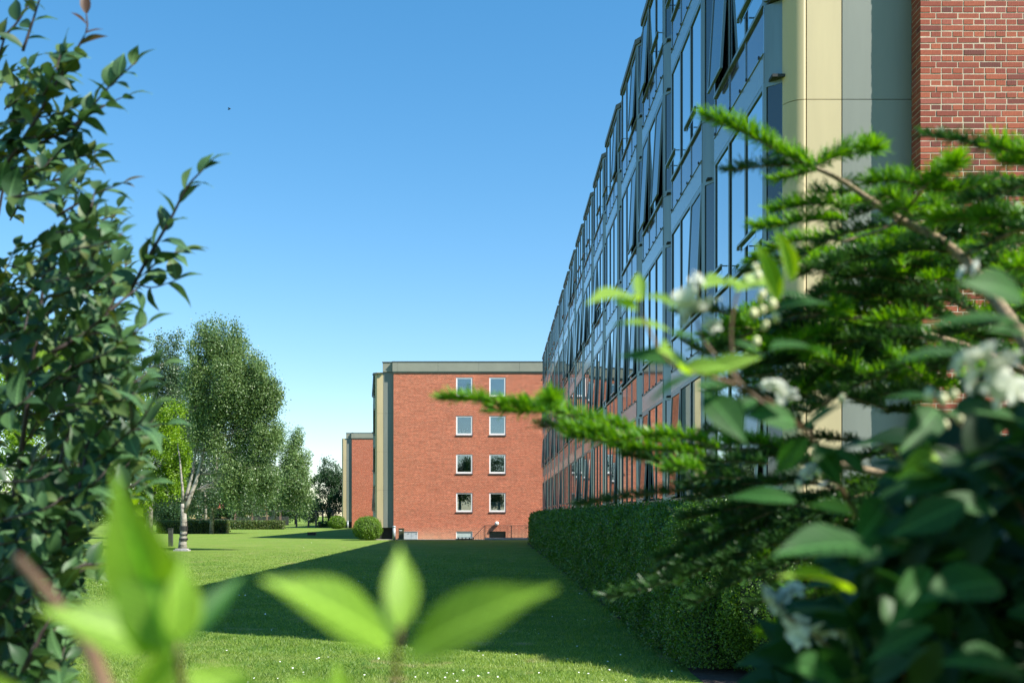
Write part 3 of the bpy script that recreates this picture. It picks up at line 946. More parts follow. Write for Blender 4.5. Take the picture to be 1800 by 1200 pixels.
def crown_mesh(blobs, n, size, droop, mat, name='crown', cl=40, csig=.3, shell=.62, zmin=.4, sub=(6, .36)):
    """blobs: list of (cx,cy,cz,rx,ry,rz); clusters of leaves near their surfaces, uneven"""
    if sub: blobs = subdivide(blobs, sub[0], sub[1], min(droop, 1))
    vol = np.array([b_[3] * b_[4] + b_[4] * b_[5] + b_[3] * b_[5] for b_ in blobs]); vol /= vol.sum()
    nc = max(8, n // cl)
    bi = rng.choice(len(blobs), nc, p=vol)
    B = np.array(blobs)[bi]
    d = rng.normal(size=(nc, 3)); d /= np.linalg.norm(d, axis=1)[:, None]
    r = shell + (1.06 - shell) * rng.random(nc) ** .7
    ctr = B[:, :3] + d * B[:, 3:] * r[:, None]
    cnt = rng.poisson(cl, nc)
    idx = np.repeat(np.arange(nc), cnt)
    sc = rng.uniform(.6, 1.4, nc)[idx][:, None]
    off = rng.normal(size=(len(idx), 3)) * csig * sc * np.array([1, 1, 1 + droop * 1.6])
    off[:, 2] -= droop * np.abs(off[:, 2]) * .6
    pts = ctr[idx] + off
    keep = pts[:, 2] > zmin
    pts = pts[keep]; idx = idx[keep]
    m_ = len(pts)
    Rm = rand_rot(m_)
    S = size * rng.uniform(.6, 1.35, m_)
    ct = rng.random(len(blobs))
    tint = np.clip(.55 * rng.random(m_) + .45 * ct[bi[idx]], 0, 1)
    return scatter(LEAF_V, LEAF2_F, Rm, pts, S, name, mat, tint)


def tree(name, base, limbs, blobs, n, size, droop, leaf, bark, label, cat='tree', group='trees beyond the lawn', cl=40, csig=.3, shell=.62, zmin=.4, sub=(6, .36)):
    """base: world (x,y,0); limbs: [(pts, radii)], blobs relative to the base"""
    o = empty(name, tuple(base)); tag(o, label, cat, group)
    m = MB()
    pts, rad = limbs[0]
    m.tube(pts, rad, 10); m.build('trunk', bark, o, True)
    for pts, rad in limbs[1:]:
        MB().tube(pts, rad, 7).build('limb', bark, o, True)
    link('crown', crown_mesh(blobs, n, size, droop, leaf, cl=cl, csig=csig, shell=shell, zmin=zmin, sub=sub), o)
    # fine twigs that reach from the limbs to the clusters
    tw = MB()
    for b_ in blobs:
        for q in range(5):
            d = rng.normal(size=3); d /= np.linalg.norm(d)
            e = np.array(b_[:3]) + d * np.array(b_[3:]) * .8
            s = np.array([b_[0] * .3, b_[1] * .3, b_[2] - b_[5] * .6])
            mid = (s + e) / 2 + rng.normal(size=3) * .15
            tw.tube([s, mid, e], [.03, .02, .008], 4)
    tw.build('twigs', bark, o)
    o['kind'] = 'thing'
    return o


def blob_px(lst, d, base, depth=.8):
    out = []
    for (px, py, rx, ry) in lst:
        p = P(px, py, d)
        s = d / 1800
        out.append((p[0] - base[0], rng.uniform(-.25, .25) * rx * s, p[2], rx * s, rx * s * depth, ry * s))
    return out


def px_pts(lst, d, base):
    return [tuple(P(px, py, d) - np.array(base)) for px, py in lst]


# main birch
d = 51.7; base = np.array([P(322, 960, d)[0], d, 0.0])
limbs = [(px_pts([(321, 968), (321, 955), (323, 935), (323, 912), (322, 885)], d, base), [.25, .2, .17, .15, .13]),
         (px_pts([(322, 885), (321, 860), (318, 830), (316, 805), (312, 780)], d, base), [.09, .07, .055, .04, .02]),
         (px_pts([(323, 890), (330, 862), (338, 835), (343, 800), (350, 750)], d, base), [.12, .09, .075, .06, .04]),
         (px_pts([(324, 900), (332, 878), (345, 845), (354, 810), (362, 750), (380, 660), (388, 600)], d, base), [.14, .12, .10, .085, .07, .05, .03])]
blobs = blob_px([(374, 588, 30, 24), (394, 612, 40, 34), (358, 628, 30, 36), (430, 648, 36, 32), (462, 668, 30, 36), (448, 690, 30, 34), (420, 690, 30, 34), (346, 750, 22, 30), (352, 668, 26, 34), (478, 690, 18, 26), (470, 760, 22, 26), (396, 668, 40, 36), (436, 706, 36, 32), (468, 722, 22, 26), (372, 700, 32, 40), (402, 742, 36, 36), (440, 768, 36, 34), (380, 770, 22, 34), (420, 812, 40, 36), (458, 830, 28, 40), (404, 846, 24, 24)], d, base)
birch = tree('birch_tree', base, limbs, blobs, 135000, .095, .7, M['birch_leaf'], M['birch_bark'], 'tall forked birch on the lawn with black bands painted round its white trunk', cl=34, csig=.15, shell=.62, zmin=1.7, sub=(8, .34))
for z0, z1 in ((1.0, 1.24), (.78, .83), (.52, .62)):
    r_ = .185 + (1.2 - z0) * .05
    MB().tube([(.03 - (1.2 - z0) * .02, 0, z0), (.03 - (1.2 - z0) * .02, 0, z1)], [r_ + .01, r_], 14).build('black_band', M['black'], birch)

o = empty('stone_slab', tuple(P(320, 967, 51.0) * np.array([1, 1, 0]))); tag(o, 'low pale stone slab lying on grass at the foot of the forked birch', 'stone')
m = MB().prism([(-.38, -.2), (.36, -.24), (.4, .1), (.1, .24), (-.36, .16)], 0.002, .07); m.build('slab', M['stone'], o)
m = MB().prism([(-.30, -.15), (.28, -.18), (.3, .1), (-.26, .12)], .072, .12); m.build('upper_slab', M['stone'], o)

# the other trees
d = 76; base = np.array([P(262, 900, d)[0], d, 0.0])
tree('birch_tree', base, [([(0, 0, 0), (.1, 0, 4), (-.2, .1, 9), (.1, 0, 13.5)], [.25, .2, .14, .03]), ([(.1, 0, 4), (1.2, .1, 8), (1.4, 0, 12)], [.12, .08, .03])],
     blob_px([(296, 618, 30, 32), (285, 660, 40, 42), (310, 690, 42, 46), (270, 710, 36, 50), (330, 740, 40, 60), (290, 780, 50, 60)], d, base), 36000, .14, .7, M['birch_leaf_dark'], M['birch_bark'],
     'slender bluish birch showing behind the left edge of the forked birch', cl=24, csig=.16, shell=.7, sub=(8, .34))
d = 66; base = np.array([P(205, 900, d)[0], d, 0.0])
tree('birch_tree', base, [([(0, 0, 0), (.1, 0, 4), (-.1, .1, 8), (.1, 0, 12)], [.25, .2, .14, .03])],
     blob_px([(190, 612, 42, 36), (225, 640, 30, 40), (150, 630, 44, 44), (195, 680, 60, 50), (140, 720, 60, 60)], d, base), 30000, .13, .7, M['birch_leaf_dark'], M['birch_bark'],
     'round-topped birch seen through the twigs of the dark bush at left', cl=24, csig=.16, shell=.7, sub=(8, .34))
d = 57; base = np.array([P(215, 930, d)[0], d, 0.0])
tree('maple_tree', base, [([(0, 0, 0), (.05, 0, 1.5), (0, .1, 3)], [.2, .16, .12]), ([(0, .1, 2.2), (.8, 0, 4), (1.4, 0, 5.2)], [.1, .06, .02]), ([(0, .1, 2.2), (-.8, 0, 4), (-1.3, 0, 5.4)], [.1, .06, .02])],
     blob_px([(215, 735, 60, 48), (320, 845, 30, 30), (322, 780, 26, 30), (300, 730, 30, 30), (265, 760, 50, 40), (180, 790, 70, 50), (245, 810, 66, 44), (300, 805, 40, 34), (285, 850, 34, 30), (225, 860, 60, 40), (150, 850, 60, 44)], d, base), 48000, .12, .1, M['maple_leaf'], M['bark'],
     'bushy bright yellow-green tree between the dark bush and the forked birch', cl=30, csig=.12, shell=.75, sub=(9, .32))
d = 133; base = np.array([P(478, 929, d)[0], d, 0.0])
tree('birch_tree', base, [(px_pts([(478, 930), (482, 905), (488, 880), (496, 850), (503, 800)], d, base), [.36, .3, .24, .16, .05])],
     blob_px([(503, 772, 32, 28), (515, 800, 28, 34), (488, 815, 34, 40), (520, 850, 30, 44), (495, 862, 42, 34), (532, 872, 18, 26), (460, 850, 24, 34)], d, base), 38000, .21, .7, M['birch_leaf'], M['birch_bark'],
     'birch with leaning white trunk in front of the second low hedge', cl=24, csig=.26, shell=.7, sub=(8, .36))
d = 98; base = np.array([P(372, 912, d)[0], d, 0.0])
tree('birch_tree', base, [([(0, 0, 0), (.1, 0, 3), (.6, .1, 8), (.8, 0, 12)], [.22, .18, .12, .03])],
     blob_px([(365, 770, 40, 50), (430, 820, 50, 50), (355, 850, 50, 40), (400, 868, 50, 28), (440, 850, 40, 40)], d, base), 44000, .18, .8, M['birch_leaf_dark'], M['birch_bark'],
     'birch with trailing twigs behind the first low hedge and the forked birch', cl=24, csig=.2, shell=.7, sub=(8, .36))
d = 112; base = np.array([P(360, 910, d)[0], d, 0.0])
tree('birch_tree', base, [([(0, 0, 0), (.1, 0, 3), (-.3, .1, 7), (0, 0, 9)], [.2, .16, .1, .03])],
     blob_px([(310, 850, 40, 40), (270, 870, 40, 30), (335, 875, 30, 24), (300, 800, 40, 40)], d, base), 26000, .2, .8, M['birch_leaf_dark'], M['birch_bark'],
     'small shaded birch under the bright tree, farthest left behind the first low hedge', cl=24, csig=.2, shell=.7, sub=(8, .36))
d = 175; base = np.array([P(578, 918, d)[0], d, 0.0])
tree('oak_tree', base, [([(0, 0, 0), (.1, 0, 2.5), (0, .1, 5)], [.3, .25, .2])],
     blob_px([(582, 832, 26, 26), (568, 850, 28, 30), (595, 862, 24, 32), (560, 878, 26, 26), (585, 890, 30, 22), (545, 895, 20, 18), (612, 870, 20, 40)], d, base), 20000, .26, .0, M['oak_leaf'], M['bark'],
     'dense dark green tree beside the yellow corner of the farthest block', cl=26, csig=.3, shell=.75, sub=(8, .36))
d = 58; base = np.array([P(40, 930, d)[0], d, 0.0])
tree('oak_tree', base, [([(0, 0, 0), (.1, 0, 2.5), (0, .1, 5)], [.3, .25, .2])],
     blob_px([(30, 700, 80, 70), (100, 760, 70, 60), (40, 820, 90, 60), (-60, 760, 90, 80), (110, 850, 60, 50)], d, base), 26000, .15, .1, M['maple_leaf'], M['bark'],
     'broad green tree at the far left, mostly covered by the dark bush', cl=26, csig=.15, shell=.75, sub=(9, .32))
# darker trees in the distance closing the view under the crowns
for i, (px, py, rx, ry, dd, lab) in enumerate([(285, 890, 60, 26, 190, 'distant dark tree low behind the first low hedge at left'), (400, 885, 60, 28, 205, 'distant dark tree behind the yellow bungalow, left of the leaning birch'),
                                          (520, 892, 44, 24, 200, 'distant dark tree behind the pergola posts'), (170, 880, 70, 34, 185, 'distant dark tree at left under the bright maple')]):
    base = np.array([P(px, 910, dd)[0], dd, 0.0])
    tree('distant_tree', base, [([(0, 0, 0), (0, 0, 2)], [.3, .2])], blob_px([(px - rx * .5, py, rx * .6, ry), (px + rx * .4, py + 2, rx * .6, ry * .9), (px, py - 6, rx * .5, ry)], dd, base), 14000, .42, 0, M['oak_leaf'], M['bark'], lab, cl=36, csig=.6, shell=.5)
# unseen trees added behind the viewpoint to darken the reflections in the panes
for i, (x, y) in enumerate([(-6.5, -32), (-13, -28), (.5, -38)]):
    base = np.array([x, y, 0.0])
    tree('garden_tree', base, [([(0, 0, 0), (.1, 0, 4), (0, .1, 7)], [.3, .25, .15])], [(0, 0, 7.5, 3.0, 3.0, 4.2), (1.2, .6, 9.5, 2.0, 2.0, 2.6), (-1.4, -.4, 6, 2.4, 2.2, 2.4)], 7000, .3, .1, M['oak_leaf'], M['bark'],
         ['tallest garden tree behind the viewpoint, mirrored in the gable windows', 'garden tree behind the viewpoint, left of the tallest one', 'garden tree behind the viewpoint, farthest and right of the tallest one'][i], group='garden trees behind the viewpoint', cl=34, csig=.4)


def leafy_box(name, x0, x1, y0, y1, h, dens, size, mat, label, round_=.25, zlo=.05, lumps=.06, core=True, cat='hedge', dfade=None, faces='fltr'):
    """clipped hedge: leaves on the faces of a rounded box around a dark core"""
    pts = []; nor = []
    def add(n, fn):
        pts.append(fn(n))
    def face(kind, area):
        n = int(area * dens)
        u = rng.random((n, 2))
        return n, u
    P_, N_ = [], []
    L = y1 - y0; Wd = x1 - x0
    ref = dfade if dfade else None
    def ysample(n):
        if ref is None: return y0 + rng.random(n) * L
        # density falling with the square of the distance
        a, c = 1 / y0, 1 / y1
        return 1 / (a - rng.random(n) * (a - c))
    areaL = (y0 * y0 * (1 / y0 - 1 / y1) if ref else L) * h
    areaT = (y0 * y0 * (1 / y0 - 1 / y1) if ref else L) * Wd
    if 'l' in faces:
        n = int(areaL * dens); P_.append(np.stack([np.full(n, x0), ysample(n), zlo + rng.random(n) * (h - zlo)], 1)); N_.append(np.tile([-1, 0, .1], (n, 1)))
    if 'r' in faces:
        n = int(areaL * dens * .4); P_.append(np.stack([np.full(n, x1), ysample(n), zlo + rng.random(n) * (h - zlo)], 1)); N_.append(np.tile([1, 0, .1], (n, 1)))
    if 't' in faces:
        n = int(areaT * dens); P_.append(np.stack([x0 + rng.random(n) * Wd, ysample(n), np.full(n, h)], 1)); N_.append(np.tile([0, 0, 1.], (n, 1)))
    n = int(Wd * h * dens); P_.append(np.stack([x0 + rng.random(n) * Wd, np.full(n, y0), zlo + rng.random(n) * (h - zlo)], 1)); N_.append(np.tile([0, -1, .1], (n, 1)))
    n = int(Wd * h * dens * (.1 if ref else .4)); P_.append(np.stack([x0 + rng.random(n) * Wd, np.full(n, y1), zlo + rng.random(n) * (h - zlo)], 1)); N_.append(np.tile([0, 1, .1], (n, 1)))
    Q = np.concatenate(P_); N = np.concatenate(N_)
    # round the edges: pull towards the inner box
    cx, cz = (x0 + x1) / 2, h
    inner_lo = np.array([x0 + round_, y0 + round_, -1]); inner_hi = np.array([x1 - round_, y1 - round_, h - round_])
    C = np.clip(Q, inner_lo, inner_hi)
    D = Q - C; Ln = np.linalg.norm(D, axis=1)[:, None] + 1e-6
    Q = C + D / Ln * np.minimum(Ln, round_)
    # lumps
    f = lambda a, s, ph: np.sin(a[:, 1] * s + ph) * np.cos(a[:, 2] * s * 1.3 + ph * 2) * np.sin(a[:, 0] * s + ph)
    lump = lumps * (np.sin(Q[:, 1] * 3.1) * np.sin(Q[:, 2] * 4.3 + Q[:, 1] * 1.3) + .7 * np.sin(Q[:, 1] * 7.7 + Q[:, 2] * 6.1))
    Q = Q + D / Ln * (lump + rng.normal(0, lumps * .55, len(Q)) + (rng.random(len(Q)) < .06) * rng.random(len(Q)) * .09)[:, None]
    n = len(Q)
    s = size * rng.uniform(.6, 1.4, n)
    if ref: s = s * (Q[:, 1] / y0) ** .8
    Nn = D / Ln + rng.normal(0, .65, (n, 3))
    X = rng.normal(size=(n, 3)) + np.array([0, 0, .5])
    me = scatter(LEAF_V, LEAF2_F, frames(X, Nn), Q, s, 'foliage', mat, rng.random(n))
    o = empty(name, ((x0 + x1) / 2, (y0 + y1) / 2, 0)); tag(o, label, cat)
    me.transform(Matrix.Translation((-(x0 + x1) / 2, -(y0 + y1) / 2, 0)))
    f_ = link('foliage', me, o)
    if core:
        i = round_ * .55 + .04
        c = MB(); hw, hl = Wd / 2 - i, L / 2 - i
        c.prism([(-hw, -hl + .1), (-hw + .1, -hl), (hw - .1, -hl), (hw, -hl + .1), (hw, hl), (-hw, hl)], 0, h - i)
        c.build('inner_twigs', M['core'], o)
    return o


leafy_box('hedge', 2.12, 3.0, 11.5, 63.6, 1.84, 7600, .026, M['hedge_leaf'], 'long clipped dark green hedge running along the foot of the glazed facade', .40, .06, .085, dfade=True)
leafy_box('hedge', -33, -27, 99.5, 104, 1.15, 260, .13, M['beech_leaf'], 'first low clipped hedge across the lawn, behind the forked birch', .12, .05, .03, core=True)
leafy_box('hedge', -34.2, -26.6, 128, 129.2, 1.0, 260, .14, M['beech_leaf'], 'second low clipped hedge, behind the leaning white birch', .12, .05, .03, core=True)
leafy_box('hedge', -26, -19.5, 149, 150, .8, 160, .16, M['hedge_leaf'], 'low dark planting in front of the pergola posts', .25, .05, .12, core=True)


def round_shrub(x, y, r, h, n, size, mat, label, cat='shrub', group=None, squash=1.0, lump=.07):
    o = empty('round_shrub', (x, y, 0)); tag(o, label, cat, group)
    d = rng.normal(size=(n, 3)); d /= np.linalg.norm(d, axis=1)[:, None]
    rr_ = 1 - .18 * rng.random(n) ** 2 + lump * np.sin(d[:, 0] * 9 + d[:, 2] * 7) * np.sin(d[:, 1] * 8 + 1) + lump * .8 * np.sin(d[:, 0] * 4 + 2) * np.sin(d[:, 2] * 5 + d[:, 1] * 4)
    rr_ += (rng.random(n) < .05) * rng.random(n) * .12
    pts = d * rr_[:, None] * np.array([r, r * squash, h * .54]) + np.array([0, 0, h * .5])
    pts = pts[pts[:, 2] > .03]; n = len(pts); dd = pts - np.array([0, 0, h * .5])
    me = scatter(LEAF_V, LEAF2_F, frames(rng.normal(size=(n, 3)) + [0, 0, .6], dd / r + rng.normal(0, .6, (n, 3))), pts, size * rng.uniform(.6, 1.4, n), 'foliage', mat, rng.random(n))
    link('foliage', me, o)
    u, v = 14, 9
    Vs = [(math.sin(math.pi * j / v) * math.cos(2 * math.pi * i / u) * r * .78, math.sin(math.pi * j / v) * math.sin(2 * math.pi * i / u) * r * .78 * squash, h * .5 + math.cos(math.pi * j / v) * h * .42) for j in range(v + 1) for i in range(u)]
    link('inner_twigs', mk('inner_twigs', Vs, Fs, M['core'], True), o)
    st = MB()
    for k in range(5):
        a = k * 1.26; st.tube([(.1 * math.cos(a), .1 * math.sin(a), 0), (r * .5 * math.cos(a), r * .5 * math.sin(a), h * .5)], [.025, .015], 5)
    st.build('stem', M['bark'], o)
    return o


round_shrub(-9.15, 73.0, 1.02, 1.62, 11000, .07, M['shrub_leaf'], 'bright round shrub beside the dark plinth of the middle block')
round_shrub(-8.6, 75.9, .8, 1.9, 3500, .08, M['hedge_leaf'], 'darker taller shrub peeping out behind the bright round shrub')
round_shrub(P(593, 915, 133)[0], 133, 1.1, 1.6, 6000, .11, M['shrub_leaf'], 'small bright round shrub at the corner of the farthest block')
round_shrub(3.25, 11.1, .78, 1.86, 34000, .026, M['edge_leaf'], 'sunlit leafy shrub closing the near end of the long hedge', squash=.8, lump=.1)
round_shrub(4.5, 10.4, .9, 1.9, 16000, .03, M['hedge_leaf'], 'dark shrub at the foot of the brick corner behind the fir')
round_shrub(5.9, 9.9, .9, 2.1, 12000, .03, M['hedge_leaf'], 'dark shrub at the right edge below the brick wall')

# pergola and furniture beyond
o = empty('pergola', (P(520, 925, 152)[0], 152, 0)); tag(o, 'long low pergola of brown posts and a top rail beyond the hedges', 'pergola')
for x in (-9, -6.5, -4.3, -2.3, .1, 1.9, 3.0, 4.0, 5.5, 8.0):
    MB().box(x - .12, x + .12, -.1, .1, 0, 2.3).build('post', M['wood'], o)
MB().box(-9.5, 8.5, -.14, .14, 2.302, 2.5).build('beam', M['wood_dark'], o)
MB().box(-9.5, -1.5, 2.0, 2.2, .3, 1.6).build('back_fence', M['wood_dark'], o)
o = empty('picnic_table', (P(552, 925, 147)[0], 147, 0)); tag(o, 'distant wooden picnic table near the pergola posts', 'table')
MB().box(-1.0, 1.0, -.4, .4, .72, .78).build('table_top', M['wood'], o)
for sgn in (-1, 1):
    MB().box(-1.0, 1.0, sgn * .75 - .13, sgn * .75 + .13, .42, .46).build('seat', M['wood'], o)
    MB().tube([(sgn * .8, -.7, 0), (sgn * .8, -.2, .72)], .05, 5).build('leg', M['wood'], o); MB().tube([(sgn * .8, .7, 0), (sgn * .8, .2, .72)], .05, 5).build('leg', M['wood'], o)
o = empty('wooden_post', tuple(P(300, 957, 58.5) * np.array([1, 1, 0]))); tag(o, 'dark wooden post standing in the lawn left of the forked birch', 'post')
MB().box(-.11, .11, -.11, .11, 0, .98).build('shaft', M['wood_dark'], o); MB().prism([(-.13, -.13), (.13, -.13), (.13, .13), (-.13, .13)], .982, 1.03).build('cap', M['wood_dark'], o)
o = empty('drain_box', tuple(P(548, 941, 91) * np.array([1, 1, 0]))); tag(o, 'small dark box sunk in the shaded lawn before the middle block', 'drain box')
MB().box(-.35, .35, -.2, .2, 0.002, .24).build('body', M['black'], o); MB().box(-.38, .38, -.23, .23, .242, .28).build('lid', M['wood_dark'], o)
# yellow bungalow far behind the hedges
bx = P(400, 905, 215)
o = empty('bungalow', (bx[0], 215, 0)); tag(o, 'low yellow house glimpsed under the birch twigs beyond the hedges', 'building')
MB().box(-9, 9, 0, 8, 0, 2.9).build('wall', M['render_yellow'], o)
MB().add([(-9.5, -.5, 2.9), (9.5, -.5, 2.9), (9.5, 8.5, 2.9), (-9.5, 8.5, 2.9), (-9.5, 4, 4.6), (9.5, 4, 4.6)], [(0, 1, 5, 4), (2, 3, 4, 5), (1, 2, 5), (3, 0, 4), (0, 3, 2, 1)]).build('roof', M['brick_wall'], o)
for x in (-6, -2, 2, 6): MB().box(x - .7, x + .7, -.04, -.002, 1, 2.1).build('window', M['glass'], o)
o = empty('garden_fence', (bx[0], 196, 0)); tag(o, 'dark board fence in front of the low yellow house', 'fence')
for k in range(40): MB().box(-12 + k * .6, -12 + k * .6 + .57, 0, .05, 0, 1.1).build('board', M['wood_dark'], o)
# bird
p = P(403, 192, 60)
o = empty('bird', tuple(p)); tag(o, 'tiny dark bird high in the blue sky', 'bird')
Vs = [(math.sin(math.pi * j / 6) * math.cos(2 * math.pi * i / 8) * .035 * (1 - .3 * (j > 4)), math.sin(math.pi * j / 6) * math.sin(2 * math.pi * i / 8) * .035, -math.cos(math.pi * j / 6) * .1) for j in range(7) for i in range(8)]
Fb = [(j * 8 + i, j * 8 + (i + 1) % 8, (j + 1) * 8 + (i + 1) % 8, (j + 1) * 8 + i) for j in range(6) for i in range(8)]
bb = mk('body', Vs, Fb, M['bird'], True); bb.transform(Matrix.Rotation(R(70), 4, 'Y')); link('body', bb, o)
for s in (-1, 1):
    link('wing', mk('wing', [(-.03, 0, 0), (.05, 0, 0), (.02, s * .09, .05), (-.05, s * .17, .03), (-.04, s * .09, .04), (0, s * .05, .015)], [(0, 1, 2, 4), (4, 2, 3)], M['bird']), o)

# ------------------------------------------------------------------ grass
def grass(n):
    u = rng.random(n)
    d = 9.6 * (60 / 9.6) ** u
    d = d[rng.random(len(d)) < 1]
    x = (-880 + rng.random(n) * 1500) / 1800 * d
    ok = x < 2.1
    d, x = d[ok], x[ok]; n = len(d)
    tuft = np.sin(x * 2.1 + d) * np.sin(d * 1.7 - x * .8) + np.sin(x * 7 + 1) * np.sin(d * 6.3)
    s = (.030 + .010 * tuft.clip(-1, 1)) * rng.uniform(.6, 1.5, n) * np.clip((60 - d) / 34, .04, 1)
    wd = .0035 * (d / 10) * rng.uniform(.7, 1.4, n)
    a = rng.random(n) * 2 * np.pi
    lean = rng.normal(0, .55, (n, 2)) * s[:, None]
    c, sn = np.cos(a) * wd, np.sin(a) * wd
    V = np.empty((n, 3, 3), np.float32)
    V[:, 0] = np.stack([x - c, d - sn, np.zeros(n)], 1); V[:, 1] = np.stack([x + c, d + sn, np.zeros(n)], 1)
    V[:, 2] = np.stack([x + lean[:, 0], d + lean[:, 1], s], 1)
    Fg = np.arange(n * 3).reshape(n, 3)
    t = np.clip(rng.normal(.5, .25, n) + .12 * np.sin(x * 1.1 + d * .6), 0, 1)
    me = mk('grass', V.reshape(-1, 3), Fg, M['grass_blade'], tint=t)
    tag(link('grass', me), 'short mown grass blades covering the lawn', 'grass', kind='stuff')


grass(380000)
# daisies
n = 110
dd_ = 10.3 + 60 * rng.random(n) ** 2.2
xx_ = (-700 + rng.random(n) * 1250) / 1800 * dd_
c_ = rng.integers(0, 24, n); cxs = (-500 + rng.random(24) * 800) / 1800; cds = 10.6 + 20 * rng.random(24) ** 2
cl_ = rng.random(n) < .6
dd_ = np.where(cl_, cds[c_] + rng.normal(0, .35, n), dd_); xx_ = np.where(cl_, cxs[c_] * cds[c_] + rng.normal(0, .35, n), xx_)
DV = np.array([(0, 0, 0)] + [(math.cos(a), math.sin(a), .2) for a in np.linspace(0, 2 * math.pi, 8, endpoint=False)]); DF = np.array([(0, 1 + i, 1 + (i + 1) % 8) for i in range(8)])
T = np.stack([xx_, dd_, rng.uniform(.03, .05, n)], 1); ok = (xx_ < 2) & (dd_ > 9.5); T = T[ok]
Rm = frames(np.tile([1., 0, 0], (len(T), 1)), np.array([0, -.4, 1.0]) + rng.normal(0, .3, (len(T), 3)))
tag(link('daisies', scatter(DV, DF, Rm, T, .0095 * (T[:, 1] / 10) ** .35 * rng.uniform(.7, 1.3, len(T)), 'daisies', M['daisy'])), 'scattered small white daisies in the lawn', 'flowers', kind='stuff')


# ------------------------------------------------------------------ foreground leaf shapes
def leaf_shape(name, mat, wid=.22, fold=.10, curl=.10, nx=12, tip=1.0, wave=.0, fat=.42):
    V, F = [], []
    for i in range(nx + 1):
        t = i / nx
        w_ = wid * (math.sin(math.pi * t ** (math.log(.5) / math.log(fat))) ** .95) * (1 if t < .6 else 1 - .38 * tip * ((t - .6) / .4) ** 1.2)
        if i in (0, nx): w_ = 0.004
        z0 = -curl * (t * 2 - 0.6) ** 2 * .5
        for j, s in enumerate((-1, -.5, 0, .5, 1)):
            wv = wave * math.sin(t * 17 + j) * abs(s)
            V.append((t, s * w_, z0 + fold * abs(s) ** 1.3 * w_ / wid * .6 + wv))
    for i in range(nx):
        for j in range(4):
            a = i * 5 + j; F.append((a, a + 5, a + 6, a + 1))
    return mk(name, V, F, mat, True), np.array(V), np.array(F)


LM = {}
for key, args in {
    'plum': dict(mat='plum_leaf', wid=.265, fold=.12, curl=.17, wave=.006), 'plum2': dict(mat='plum_leaf', wid=.30, fold=.08, curl=.28, wave=.01), 'plumy': dict(mat='plum_young', wid=.22, fold=.12, curl=.1),
    'mock': dict(mat='mock_leaf', wid=.20, fold=.08, curl=.12, wave=.006), 'mocky': dict(mat='mock_young', wid=.19, fold=.10, curl=.12), 'lime': dict(mat='lime_leaf', wid=.205, fold=.08, curl=.10, wave=.004), 'lime_attr': dict(mat='mock_leaf_attr', wid=.24, fold=.08, curl=.1),
}.items():
    mat = M[args.pop('mat')]
    LM[key] = leaf_shape('leaf', mat, **args)


def put_leaf(kind, B, T, N, parent, wscale=1.0, name='leaf'):
    B = np.array(B); T = np.array(T); X = T - B; L = np.linalg.norm(X)
    Rm = frames(X[None], np.array(N, float)[None])[0]
    o = link(name, LM[kind][0], parent)
    M4 = Matrix([[*(Rm[r_] * np.array([L, L * wscale, L])), B[r_]] for r_ in range(3)] + [[0, 0, 0, 1]])
    o.matrix_local = M4
    return o


def bez(pts, n):
    """smooth polyline through pts (Catmull-Rom)"""
    pts = [np.array(p, float) for p in pts]
    if len(pts) < 3: return [pts[0] + (pts[-1] - pts[0]) * t for t in np.linspace(0, 1, n)]
    q = [2 * pts[0] - pts[1]] + pts + [2 * pts[-1] - pts[-2]]
    out = []
    for s in np.linspace(0, len(pts) - 1 - 1e-6, n):
        i = int(s); t = s - i; p0, p1, p2, p3 = q[i:i + 4]
        out.append(.5 * ((2 * p1) + (-p0 + p2) * t + (2 * p0 - 5 * p1 + 4 * p2 - p3) * t * t + (-p0 + 3 * p1 - 3 * p2 + p3) * t ** 3))
    return out


# ------------------------------------------------------------------ dark bush at left
bush = empty('dark_leaved_bush', (-1.25, 1.9, 0)); tag(bush, 'tall dark green bush with purple-brown twigs filling the left edge', 'bush')
BO = np.array([-1.25, 1.9, 0.0])
leaves = []   # (B, T, N, kind)


def leafy_branch(pts, r0, spacing=.019, L=.047, start=.12, young=False, side_twigs=0, wood=True):
    n = max(8, int(sum(np.linalg.norm(np.array(pts[i + 1]) - np.array(pts[i])) for i in range(len(pts) - 1)) / .02))
    c = bez(pts, n)
    if wood:
        MB().tube([p - BO for p in c], list(np.linspace(r0, r0 * .35, n)), 6).build('branch', M['twig'], bush, True)
    tot = np.cumsum([0] + [np.linalg.norm(c[i + 1] - c[i]) for i in range(n - 1)])
    s = tot[-1] * start; k = 0
    while s < tot[-1]:
        i = min(n - 2, np.searchsorted(tot, s) - 1); i = max(i, 0)
        t = (c[i + 1] - c[i]); t /= np.linalg.norm(t) + 1e-9
        p = c[i] + t * (s - tot[i])
        side = 1 if k % 2 else -1
        q = np.cross(t, [0, -1.0, 0.2]); q /= np.linalg.norm(q)
        ang = rnd.uniform(.45, 1.15)
        dirn = t * math.cos(ang) + (q * side + rng.normal(0, .45, 3)) * math.sin(ang)
        dirn[2] *= .8; dirn /= np.linalg.norm(dirn)
        l = L * rnd.uniform(.7, 1.2) * (1 if s < tot[-1] * .85 else .75)
        N = np.array([rng.normal(0, .5), rng.normal(-.35, .5), 1.0])
        leaves.append((p, p + dirn * l, N, 'young' if (young and s > tot[-1] * .8) else 'n'))
        s += spacing * rnd.uniform(.6, 1.3); k += 1
    t = c[-1] - c[-2]; t /= np.linalg.norm(t)
    leaves.append((c[-1], c[-1] + t * L * .9, np.array([0, -.5, 1.0]), 'young' if young else 'n'))


